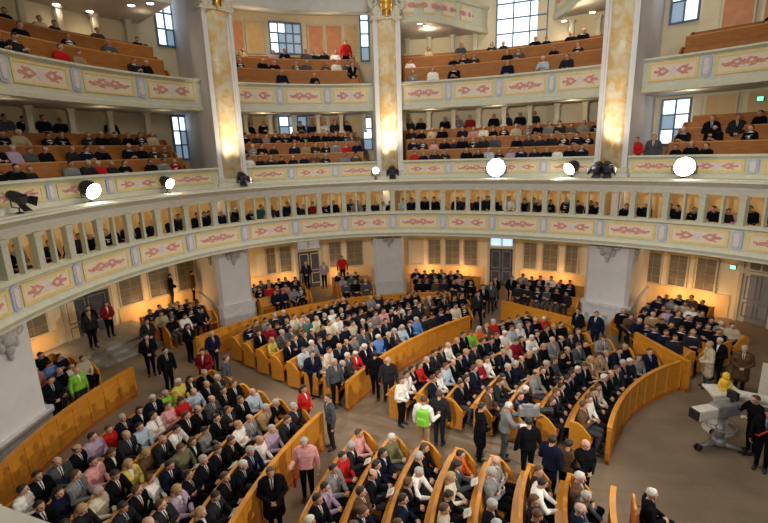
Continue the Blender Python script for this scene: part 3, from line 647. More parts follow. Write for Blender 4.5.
def figure(seated, lean=.0, yaw=0.0, pitch=.25, arms='lap', female=False, stride=0.0, coat=False):
    """Capsules (p0, p1, r0, r1, tag) of one body facing -y; returns capsules, head centre and head axes."""
    P = []; w = .90 if female else 1.0
    if seated:
        pel = V3(0, .02, .54); up = unit(V3(0, -math.sin(lean), math.cos(lean)))
    else:
        pel = V3(0, 0, .93); up = unit(V3(0, -math.sin(lean), math.cos(lean)))
    for h, hw, r, yo in ((0, .085, .112, 0), (.08, .082, .108, 0), (.17, .075 * w, .104, -.005), (.26, .088 * w, .108, -.008), (.35, .122 * w, .112, -.005), (.42, .138 * w, .100, .004), (.475, .136 * w, .078, .012)):
        c = pel + up * h + V3(0, yo, 0); P.append((c - V3(hw, 0, 0), c + V3(hw, 0, 0), r * (1.03 if not female else .97), r * (1.03 if not female else .97), 'torso'))
    nb = pel + up * .50 + V3(0, .012, 0); hc = pel + up * .675 + V3(0, -.02, 0)
    P.append((nb - up * .03, nb + up * .09, .060, .052, 'neck'))
    if female: 
        for sx in (-1, 1): P.append((pel + up * .33 + V3(sx * .075, -.075, 0), pel + up * .32 + V3(sx * .075, -.095, 0), .055, .045, 'torso'))
    # head
    cy, sy, cp, sp = math.cos(yaw), math.sin(yaw), math.cos(pitch), math.sin(pitch)
    f = V3(sy * cp, -cy * cp, -sp); r = V3(cy, sy, 0); u = np.cross(f, r) * -1
    if u[2] < 0: u = -u
    H = lambda a, b, c: hc + r * a + f * b + u * c
    P += [(H(0, -.020, .030), H(0, .012, .035), .088, .084, 'head'), (H(0, .02, -.035), H(0, .035, -.075), .066, .044, 'head'), (nb + up * .07, H(0, -.02, -.04), .052, .058, 'head'),
          (H(0, .094, .018), H(0, .116, -.022), .010, .0155, 'head'), (H(-.030, .088, .032), H(.030, .088, .032), .014, .014, 'head'), (H(-.018, .078, -.058), H(.018, .078, -.058), .016, .016, 'head'), (H(0, .066, -.092), H(0, .070, -.092), .020, .018, 'head')]
    for sx in (-1, 1):
        P += [(H(sx * .086, -.012, .018), H(sx * .086, -.008, -.022), .016, .012, 'head'), (H(sx * .040, .058, -.02), H(sx * .036, .06, -.03), .030, .026, 'head')]
    # arms
    sw = .205 * w
    for sx in (-1, 1):
        sh = pel + up * .445 + V3(sx * sw, .012, 0)
        if arms == 'lap': el = sh + V3(sx * .055, -.07, -.275); wr = V3(sx * .075, -.27 - lean * .2, pel[2] + .145); d = V3(-sx * .75, -.6, -.12); n = V3(0, 0, -1)
        elif arms == 'book': el = sh + V3(sx * .06, -.11, -.26); wr = V3(sx * .10, -.36, pel[2] + .22); d = V3(-sx * .35, -.8, .2); n = V3(-sx * .5, .3, .8)
        elif arms == 'knees': el = sh + V3(sx * .05, -.16, -.24); wr = V3(sx * .10, -.46, pel[2] + .12); d = V3(-sx * .5, -.7, -.3); n = V3(0, 0, -1)
        elif arms == 'cross': el = sh + V3(sx * .07, -.09, -.27); wr = pel + up * .27 + V3(-sx * .04, -.215 + .03 * sx, .03 * sx); d = V3(-sx, -.15, .12); n = V3(0, 1, 0)
        elif arms == 'clasp': el = sh + V3(sx * .075, .0, -.29); wr = pel + V3(sx * .075, -.225, .06); d = V3(-sx * .8, -.25, -.35); n = V3(0, 1, -.2)
        elif arms == 'side': el = sh + V3(sx * .075, .02, -.29); wr = el + V3(sx * .01, -.05 - .10 * stride * sx, -.255); d = V3(0, -.12, -1); n = V3(-sx, 0, 0)
        elif arms == 'hold': 
            el = sh + V3(sx * .075, .0, -.285)
            wr = el + (V3(-.08, -.24, .02) if sx < 0 else V3(.02, -.06, -.25)); d = V3(.3, -.9, 0) if sx < 0 else V3(0, -.1, -1); n = V3(0, 0, 1) if sx < 0 else V3(-1, 0, 0)
        else: el = sh + V3(sx * .06, -.17, -.20); wr = el + V3(-sx * .03, -.24, .08); d = V3(-sx * .1, -1, .1); n = V3(-sx * .6, 0, -.8)
        P += [(sh, el, .066 * (.9 if female else 1), .052, 'uarm'), (el, wr, .049, .032, 'farm')]
        hand(P, wr, d, n, sx)
    # legs
    for sx in (-1, 1):
        st = stride * sx
        if seated: hip = pel + V3(sx * .085, -.02, -.015); kn = V3(sx * .115, -.45, .53); an = V3(sx * .115, -.36 + .03 * sx, .095)
        else: hip = pel + V3(sx * .088, 0, -.03); kn = V3(sx * .092, -.025 - st * .14, .50); an = V3(sx * .095, .02 - st * .26, .09 + (.05 if st < 0 else 0))
        P += [(hip, kn, .088, .062, 'thigh'), (kn, an, .058, .040, 'shin'), (an, an + V3(0, .03, -.035), .042, .040, 'foot'), (an + V3(0, 0, -.04), an + V3(sx * .02, -.155, -.055), .040, .034, 'foot')]
    if coat and not seated:
        for h, hw, r in ((-.06, .09, .125), (-.16, .092, .128), (-.26, .096, .130), (-.36, .10, .132)): P.append((pel + V3(-hw, 0, h), pel + V3(hw, 0, h), r, r, 'torso'))
    return P, hc, (r, f, u), pel, up
def capsule(bm, p0, p1, r0, r1):
    p0, p1 = Vector(p0), Vector(p1); d = p1 - p0; L = d.length
    q = d.to_track_quat('Z', 'Y') if L > 1e-6 else Matrix.Identity(3).to_quaternion()
    n, k = 14, 5; rings = []
    for i in range(1, k + 1): a = math.pi / 2 * (i / k); rings.append((r0 * math.sin(a), -r0 * math.cos(a)))
    for i in range(0, k): a = math.pi / 2 * (i / k); rings.append((r1 * math.cos(a), L + r1 * math.sin(a)))
    vs = [[bm.verts.new(p0 + q @ Vector((r * math.cos(2 * math.pi * j / n), r * math.sin(2 * math.pi * j / n), h))) for j in range(n)] for r, h in rings]
    a = bm.verts.new(p0 + q @ Vector((0, 0, -r0))); b = bm.verts.new(p0 + q @ Vector((0, 0, L + r1)))
    for i in range(len(vs) - 1):
        for j in range(n): bm.faces.new((vs[i][j], vs[i][(j + 1) % n], vs[i + 1][(j + 1) % n], vs[i + 1][j]))
    for j in range(n): bm.faces.new((a, vs[0][(j + 1) % n], vs[0][j])); bm.faces.new((b, vs[-1][j], vs[-1][(j + 1) % n]))
TAGS = ['torso', 'uarm', 'farm', 'hand', 'thigh', 'shin', 'foot', 'neck', 'head']
def mesh_arrays(me):
    v = np.empty(len(me.vertices) * 3); me.vertices.foreach_get('co', v); v = v.reshape(-1, 3)
    me.calc_loop_triangles(); t = np.empty(len(me.loop_triangles) * 3, dtype=np.int32); me.loop_triangles.foreach_get('vertices', t); return v, t.reshape(-1, 3)
def vnormals(v, t):
    fn = np.cross(v[t[:, 1]] - v[t[:, 0]], v[t[:, 2]] - v[t[:, 0]]); n = np.zeros_like(v)
    for k in range(3): np.add.at(n, t[:, k], fn)
    return n / (np.linalg.norm(n, axis=1, keepdims=True) + 1e-12)
def classify(v, P):
    best = np.full(len(v), 1e9); lab = np.zeros(len(v), int)
    for p0, p1, r0, r1, tg in P:
        d = p1 - p0; L2 = d.dot(d) + 1e-12; s = np.clip((v - p0) @ d / L2, 0, 1)
        q = np.linalg.norm(v - (p0 + s[:, None] * d), axis=1) - (r0 + (r1 - r0) * s)
        m_ = q < best; best[m_] = q[m_]; lab[m_] = TAGS.index(tg)
    return lab
def new_mesh(name, v, t, mats, mi=None, smooth=True):
    me = bpy.data.meshes.new(name); me.vertices.add(len(v)); me.vertices.foreach_set('co', np.ascontiguousarray(v, dtype=np.float32).ravel())
    me.loops.add(len(t) * 3); me.loops.foreach_set('vertex_index', np.ascontiguousarray(t, dtype=np.int32).ravel())
    me.polygons.add(len(t)); me.polygons.foreach_set('loop_start', np.arange(0, len(t) * 3, 3, dtype=np.int32))
    me.polygons.foreach_set('loop_total', np.full(len(t), 3, dtype=np.int32))
    for M in mats: me.materials.append(M)
    if mi is not None: me.polygons.foreach_set('material_index', np.ascontiguousarray(mi, dtype=np.int32))
    me.polygons.foreach_set('use_smooth', np.full(len(t), smooth, dtype=bool))
    me.update(calc_edges=True); me.validate(); return me
def subset(name, v, t, n, mask, off, mats, mi=None):
    """A garment: the chosen faces of the body lifted off it, hem turned in to the skin."""
    tt = t[mask]; ids, inv = np.unique(tt, return_inverse=True); tt = inv.reshape(-1, 3)
    o = off[ids] if hasattr(off, '__len__') else off
    vv = v[ids] + n[ids] * (o[:, None] if hasattr(o, '__len__') else o); N = len(vv)
    ed = np.concatenate([tt[:, [0, 1]], tt[:, [1, 2]], tt[:, [2, 0]]]); key = {}
    for a, b in ed: key[(a, b)] = 1
    rim = [(a, b) for a, b in key if (b, a) not in key]
    if rim:
        bi = sorted({i for e in rim for i in e}); mp = {b: N + k for k, b in enumerate(bi)}
        vv = np.concatenate([vv, v[ids[bi]] - n[ids[bi]] * .004])
        ex = [(b, a, mp[a]) for a, b in rim] + [(b, mp[a], mp[b]) for a, b in rim]
        mm = None if mi is None else np.concatenate([mi[mask], np.zeros(len(ex), int)])
        tt = np.concatenate([tt, np.array(ex)])
    else: mm = None if mi is None else mi[mask]
    return new_mesh(name, vv, tt, mats, mm)
def make_proto(**kw):
    P, hc, (r, f, u), pel, up = figure(**kw)
    bm = bmesh.new()
    for p0, p1, r0, r1, tg in P: capsule(bm, p0, p1, r0, r1)
    me = bpy.data.meshes.new('tmp'); bm.to_mesh(me); bm.free()
    o = bpy.data.objects.new('tmp', me); COL.objects.link(o)
    rm = o.modifiers.new('r', 'REMESH'); rm.mode = 'VOXEL'; rm.voxel_size = .0085
    sm = o.modifiers.new('s', 'SMOOTH'); sm.factor = .5; sm.iterations = 3
    dc = o.modifiers.new('d', 'DECIMATE')
    dg = bpy.context.evaluated_depsgraph_get; out = []
    for ratio in (.13, .0075):
        dc.ratio = ratio; d = dg(); d.update(); ev = bpy.data.meshes.new_from_object(o.evaluated_get(d)); out.append(mesh_arrays(ev)); bpy.data.meshes.remove(ev)
    bpy.data.objects.remove(o); bpy.data.meshes.remove(me)
    res = {}
    for lv, (v, t) in zip(('hi', 'lo'), out):
        if lv == 'hi':                                        # cut the body along the neckline and tie so that the garments have clean edges
            b = bmesh.new(); vs = [b.verts.new(q) for q in v]
            for q in t: b.faces.new([vs[i] for i in q])
            pv, uv = Vector(pel), Vector(up)
            for co, no in ((pv + uv * .19, Vector((1, 0, 0)) - uv * .15), (pv + uv * .19, Vector((-1, 0, 0)) - uv * .15), (pv + Vector((.014, 0, 0)), Vector((1, 0, 0))), (pv - Vector((.014, 0, 0)), Vector((1, 0, 0)))):
                fs = [q for q in b.faces if q.calc_center_median().y < pv.y - .0 + (q.calc_center_median() - pv).dot(uv) * uv.y / max(uv.z, .1) and .12 < (q.calc_center_median() - pv).dot(uv) < .58 and abs(q.calc_center_median().x) < .14]
                bmesh.ops.bisect_plane(b, geom=list({e for q in fs for e in q.verts}) + list({e for q in fs for e in q.edges}) + fs, dist=1e-5, plane_co=co, plane_no=no)
            bmesh.ops.triangulate(b, faces=b.faces); tm_ = bpy.data.meshes.new('tmp'); b.to_mesh(tm_); b.free(); v, t = mesh_arrays(tm_); bpy.data.meshes.remove(tm_)
        n = vnormals(v, t); lab = classify(v, P); tl = lab[t]; ft = np.where(tl[:, 1] == tl[:, 2], tl[:, 1], tl[:, 0])
        fc = v[t].mean(1); fn = unit_rows(np.cross(v[t[:, 1]] - v[t[:, 0]], v[t[:, 2]] - v[t[:, 0]]))
        L = fc - hc; hu, hf = L @ u, L @ f
        tg = lambda *a: np.isin(ft, [TAGS.index(x) for x in a])
        hair = tg('head') & ((hu * .8 - hf * .75) > (.030 if lv == 'hi' else .008)) & (hu > -.075)
        crown = hair & (hu > .062)
        lh = (fc - pel) @ up
        fwd = fn @ V3(0, -1, 0)
        vee = tg('torso', 'neck') & (fwd > .1) & (lh > .19) & (np.abs(fc[:, 0]) < .15 * (lh - .19)) & (lh < .54)
        top = tg('torso', 'uarm', 'farm') & ~((ft == TAGS.index('torso')) & (lh < -.02) & (kw.get('coat', False) is False))
        neck = tg('neck') & (lh < .545)
        legs = tg('thigh', 'shin') | (tg('torso') & (lh < .03))
        if lv == 'hi':
            bodyv, bodyt = v, t; mi = np.zeros(len(t), int)
            eb = MB()
            for sx in (-1, 1): eb.ball(tuple(hc + r * sx * .031 + f * .083 + u * .010), .0125, 0, 8, 6)
            ev_, ef = np.array(eb.v), []
            for q in eb.f: ef += [(q[0], q[i], q[i + 1]) for i in range(1, len(q) - 1)]
            ef = np.array(ef)
            lb = MB(); lb.tube([tuple(hc + r * x + f * (.094 - abs(x) * .25) + u * -.060) for x in (-.024, -.012, 0, .012, .024)], [.003, .006, .007, .006, .003], 6)
            lv_, lf = np.array(lb.v), []
            for q in lb.f: lf += [(q[0], q[i], q[i + 1]) for i in range(1, len(q) - 1)]
            lf = np.array(lf)
            bv = np.concatenate([v, ev_, lv_]); bt = np.concatenate([t, ef + len(v), lf + len(v) + len(ev_)])
            bmi = np.concatenate([mi, np.full(len(ef), 1), np.full(len(lf), 2)])
            res['body'] = new_mesh('person_body', bv, bt, [SKIN[0], EYE, LIP], bmi)
            res['jacket'] = subset('jacket', v, t, n, top & ~vee, .018, [CLOTH['black']])
            res['pullover'] = subset('pullover', v, t, n, top | neck, .011, [CLOTH['black']])
            res['shirt'] = subset('shirt', v, t, n, vee | neck, .006, [CLOTH['white'], CLOTH['navy']], (np.abs(fc[:, 0]) < .014).astype(int) * (vee & ~neck))
            res['trousers'] = subset('trousers', v, t, n, legs | tg('foot'), .010, [CLOTH['black'], BLK], (ft == TAGS.index('foot')).astype(int))
            res['trousers_only'] = subset('trousers', v, t, n, legs, .010, [CLOTH['black']])
            res['shoes'] = subset('shoes', v, t, n, tg('foot'), .007, [BLK])
            res['hair_short'] = subset('hair', v, t, n, hair, .012, [HAIR['dark']])
            res['hair_fringe'] = subset('hair', v, t, n, hair & ~crown, .009, [HAIR['grey']])
            # long hair: fuller cap plus a fall down the back of the neck
            lm_ = subset('hair', v, t, n, hair, .024, [HAIR['dark']])
            hb = MB()
            for sx in (-1, 0, 1): hb.tube([tuple(hc + r * sx * .055 - f * .065 + u * .03), tuple(hc + r * sx * .070 - f * .075 - u * .05), tuple(hc + r * sx * .070 - f * .062 - u * .15), tuple(hc + r * sx * .06 - f * .055 - u * .20)], [.05, .052, .045, .012], 9)
            a, b = mesh_arrays(lm_); hf_ = []
            for q in hb.f: hf_ += [(q[0], q[i], q[i + 1]) for i in range(1, len(q) - 1)]
            res['hair_long'] = new_mesh('hair', np.concatenate([a, np.array(hb.v)]), np.concatenate([b, np.array(hf_) + len(a)]), [HAIR['dark']])
        else:
            cls = np.zeros(len(t), int)                       # 0 skin 1 jacket 2 shirt 3 trousers 4 hair
            cls[top] = 1; cls[tg('neck')] = 0; cls[vee & (np.abs(fc[:, 0]) < .035)] = 2; cls[legs | tg('foot')] = 3; cls[hair] = 4
            vv = v + n * (np.where(np.isin(lab, [0, 1, 2, 4, 5]), .012, np.where(lab == 8, .006, 0)))[:, None]
            res['lo'] = (vv, t, cls)
    res['hc'] = hc; res['pel'] = pel
    return res
def unit_rows(a): return a / (np.linalg.norm(a, axis=1, keepdims=True) + 1e-12)
PROTO = {}
SPEC = {
 's_lap_m': dict(seated=True, lean=.03, yaw=0, pitch=.10, arms='lap'), 's_lap_f': dict(seated=True, lean=.02, yaw=.1, pitch=.12, arms='lap', female=True),
 's_book_m': dict(seated=True, lean=.10, yaw=-.1, pitch=.48, arms='book'), 's_book_f': dict(seated=True, lean=.08, yaw=.1, pitch=.45, arms='book', female=True),
 's_knee_m': dict(seated=True, lean=.24, yaw=.15, pitch=.25, arms='knees'), 's_cross_m': dict(seated=True, lean=-.03, yaw=.35, pitch=.05, arms='cross'),
 's_turn_f': dict(seated=True, lean=.05, yaw=-.55, pitch=.10, arms='lap', female=True), 's_turn_m': dict(seated=True, lean=.04, yaw=.6, pitch=.08, arms='lap'),
 't_clasp_m': dict(seated=False, lean=.02, yaw=.1, pitch=.10, arms='clasp'), 't_side_m': dict(seated=False, lean=.02, yaw=.35, pitch=.05, arms='side'),
 't_walk_m': dict(seated=False, lean=.06, yaw=0, pitch=.1, arms='side', stride=1.0), 't_hold_m': dict(seated=False, lean=.04, yaw=.05, pitch=.3, arms='hold'),
 't_clasp_f': dict(seated=False, lean=.03, yaw=-.2, pitch=.2, arms='clasp', female=True), 't_coat_m': dict(seated=False, lean=.03, yaw=0, pitch=.15, arms='clasp', coat=True),
 't_op_m': dict(seated=False, lean=.12, yaw=0, pitch=.15, arms='op'),
}
for k, kw in SPEC.items(): PROTO[k] = make_proto(**kw)

def put(name, me, parent, mats):
    o = bpy.data.objects.new(name, me); COL.objects.link(o)
    if parent: o.parent = parent
    for i, M in enumerate(mats):
        o.material_slots[i].link = 'OBJECT'; o.material_slots[i].material = M
    return o
SHIRTS = ['white', 'white', 'white', 'pale_blue', 'cream']
def make_person(proto, loc, rot, sex, hair, top, garment, legs, label, group, scale=1.0, skin=None, shirt=None):
    K = PROTO[proto]; rn = RNG
    o = put('person', K['body'], None, [skin or rn.choice(SKIN), EYE, LIP])
    o.location = loc; o.rotation_euler = (0, 0, rot); o.scale = (scale,) * 3
    suit = garment in ('suit', 'coat', 'jacket')
    put({'suit': 'jacket'}.get(garment, garment), K['jacket'] if suit else K['pullover'], o, [CLOTH[top]])
    if suit: put('shirt', K['shirt'], o, [CLOTH[shirt or rn.choice(SHIRTS)], CLOTH[rn.choice(['navy', 'crimson', 'slate', 'black'])] if sex == 'm' else CLOTH['white']])
    if proto[0] == 's': put('trousers', K['trousers'], o, [CLOTH[legs], BLK])
    else: put('trousers', K['trousers_only'], o, [CLOTH[legs]]); put('shoes', K['shoes'], o, [BLK])
    style, hc = hair
    if style != 'bald': put('hair', K['hair_' + style], o, [HAIR[hc]])
    return tag(o, label, 'person', group)
NAMES = dict(charcoal='dark grey', pale_blue='pale blue', slate='slate')
def cname(c): return NAMES.get(c, c)
HAIRN = {'grey': 'grey-haired', 'white': 'white-haired', 'dark': 'dark-haired', 'brown': 'brown-haired', 'fair': 'fair-haired'}
def looks(sex, garment, top, hair):
    st, hc = hair
    return '%s %s in %s %s' % ('bald' if st in ('bald', 'fringe') else HAIRN[hc], 'man' if sex == 'm' else 'woman', cname(top), garment)
NOTABLE = [(-7.72, -2.78, 'yellow'), (-8.63, -3.01, 'pink'), (-9.37, -1.58, 'red'), (-8.5, -1.5, 'pale_blue'), (-7.81, -3.99, 'cream'), (-6.76, -3.56, 'white'), (-8.23, -0.56, 'pink'), (-8.9, 0.7, 'yellow'), (-9.75, 0.88, 'green'), (-8.07, 0.4, 'pale_blue'), (-9.42, -2.03, 'lilac'), (-8.62, -3.48, 'grey'), (-8.12, -0.12, 'red'), (-6.7, -2.6, 'olive'), (-14.15, 1.66, 'blue'), (-12.97, 2.78, 'beige'), (-13.15, 2.2, 'cream'), (-4.55, -1.83, 'white'), (-6.06, 0.22, 'pale_blue'), (-5.5, -0.42, 'tan'), (-5.4, -1.04, 'grey'), (-5.59, -1.38, 'white'), (-2.51, -2.13, 'red'), (-2.18, -0.8, 'pink'), (-1.5, -1.46, 'olive'), (-0.67, -2.51, 'white'), (0.21, -1.98, 'orange'), (0.05, -3.0, 'cream'), (1.96, -2.9, 'white'), (2.36, -3.0, 'slate'), (-2.0, 8.32, 'white'), (-1.78, 6.86, 'blue'), (-2.84, 5.01, 'blue'), (-4.75, 7.41, 'white'), (-4.46, 6.14, 'white'), (-6.14, 6.96, 'pink'), (-3.36, 3.64, 'red'), (-3.88, 4.85, 'grey'), (-7.07, 3.63, 'yellow'), (-6.19, 2.87, 'pale_blue'), (-5.44, 2.54, 'cream'), (-2.57, 7.65, 'pink'), (-5.41, 6.31, 'cream'), (-3.65, 7.34, 'grey'), (0.21, 3.97, 'white'), (1.44, 5.77, 'orange'), (0.23, 5.7, 'green'), (-1.47, 1.24, 'white'), (-1.09, 2.51, 'red'), (-0.65, 2.33, 'white'), (2.78, 5.76, 'pale_blue'), (3.96, 7.65, 'red'), (1.69, 4.33, 'white'), (4.66, 3.66, 'tan'), (4.41, 1.72, 'cream'), (4.19, 0.77, 'white'), (6.07, 3.77, 'grey'), (0.92, 7.24, 'red'), (-0.27, 2.64, 'pale_blue'), (2.26, 6.23, 'white'), (6.37, 5.52, 'grey')]
def rand_person(zone):
    r = RNG.random(); female = RNG.random() < .36
    top = RNG.choices(['black', 'charcoal', 'navy', 'slate', 'grey', 'brown', 'cream', 'white', 'red', 'crimson', 'pink', 'pale_blue', 'beige', 'teal', 'lilac', 'tan'], [46, 20, 15, 6, 4, 4, 1.4, 3, .7, 1.3, 1.1, 1.5, 1.6, .8, .9, 1.6])[0]
    if female: hair = (RNG.choice(['long', 'long', 'short']), RNG.choices(['grey', 'white', 'dark', 'brown', 'fair'], [10, 4, 36, 36, 14])[0])
    else:
        s = RNG.choices(['short', 'bald', 'fringe'], [80, 6, 14])[0]; hair = (s, RNG.choices(['grey', 'white', 'dark', 'brown', 'fair'], [18, 6, 38, 33, 5])[0])
    g = RNG.choice(['jacket', 'pullover', 'blouse', 'jacket']) if female else ('suit' if top in ('black', 'charcoal', 'navy', 'slate', 'grey', 'brown', 'tan') else RNG.choice(['pullover', 'pullover', 'jacket']))
    if g == 'pullover' and not female and top in ('white', 'pale_blue', 'pink', 'cream'): g = 'shirt_top'
    return ('f' if female else 'm'), hair, top, g
for p in PEOPLE:
    p['sex'], p['hair'], p['top'], p['g'] = rand_person(p['zone'])
    p['legs'] = RNG.choice(['black', 'black', 'charcoal', 'navy', 'slate'])
    p['scale'] = (.95 if p['sex'] == 'f' else 1.0) * RNG.uniform(.96, 1.04)
    p['proto'] = RNG.choice(['s_lap_f', 's_book_f', 's_turn_f', 's_lap_f'] if p['sex'] == 'f' else ['s_lap_m', 's_book_m', 's_knee_m', 's_cross_m', 's_turn_m', 's_lap_m'])
    if p['zone'] in ('R',): p['proto'] = 's_knee_m' if p['sex'] == 'm' else 's_lap_f'
    p['loc'] = (p['x'], p['y'], p['z'])
PEOPLE = [p for p in PEOPLE if in_frame((p['x'], p['y'], p['z'] + 1.15), 12)]
for x, y, c in NOTABLE:
    q = min(PEOPLE, key=lambda p: (p['x'] - x) ** 2 + (p['y'] - y) ** 2 + (9 if p.get('fix') else 0) + (50 if p['zone'][0] in 'GR' else 0))
    q['fix'] = True; q['top'] = c
    if q['g'] == 'suit' and c not in ('grey', 'tan', 'brown'): q['g'] = 'pullover'
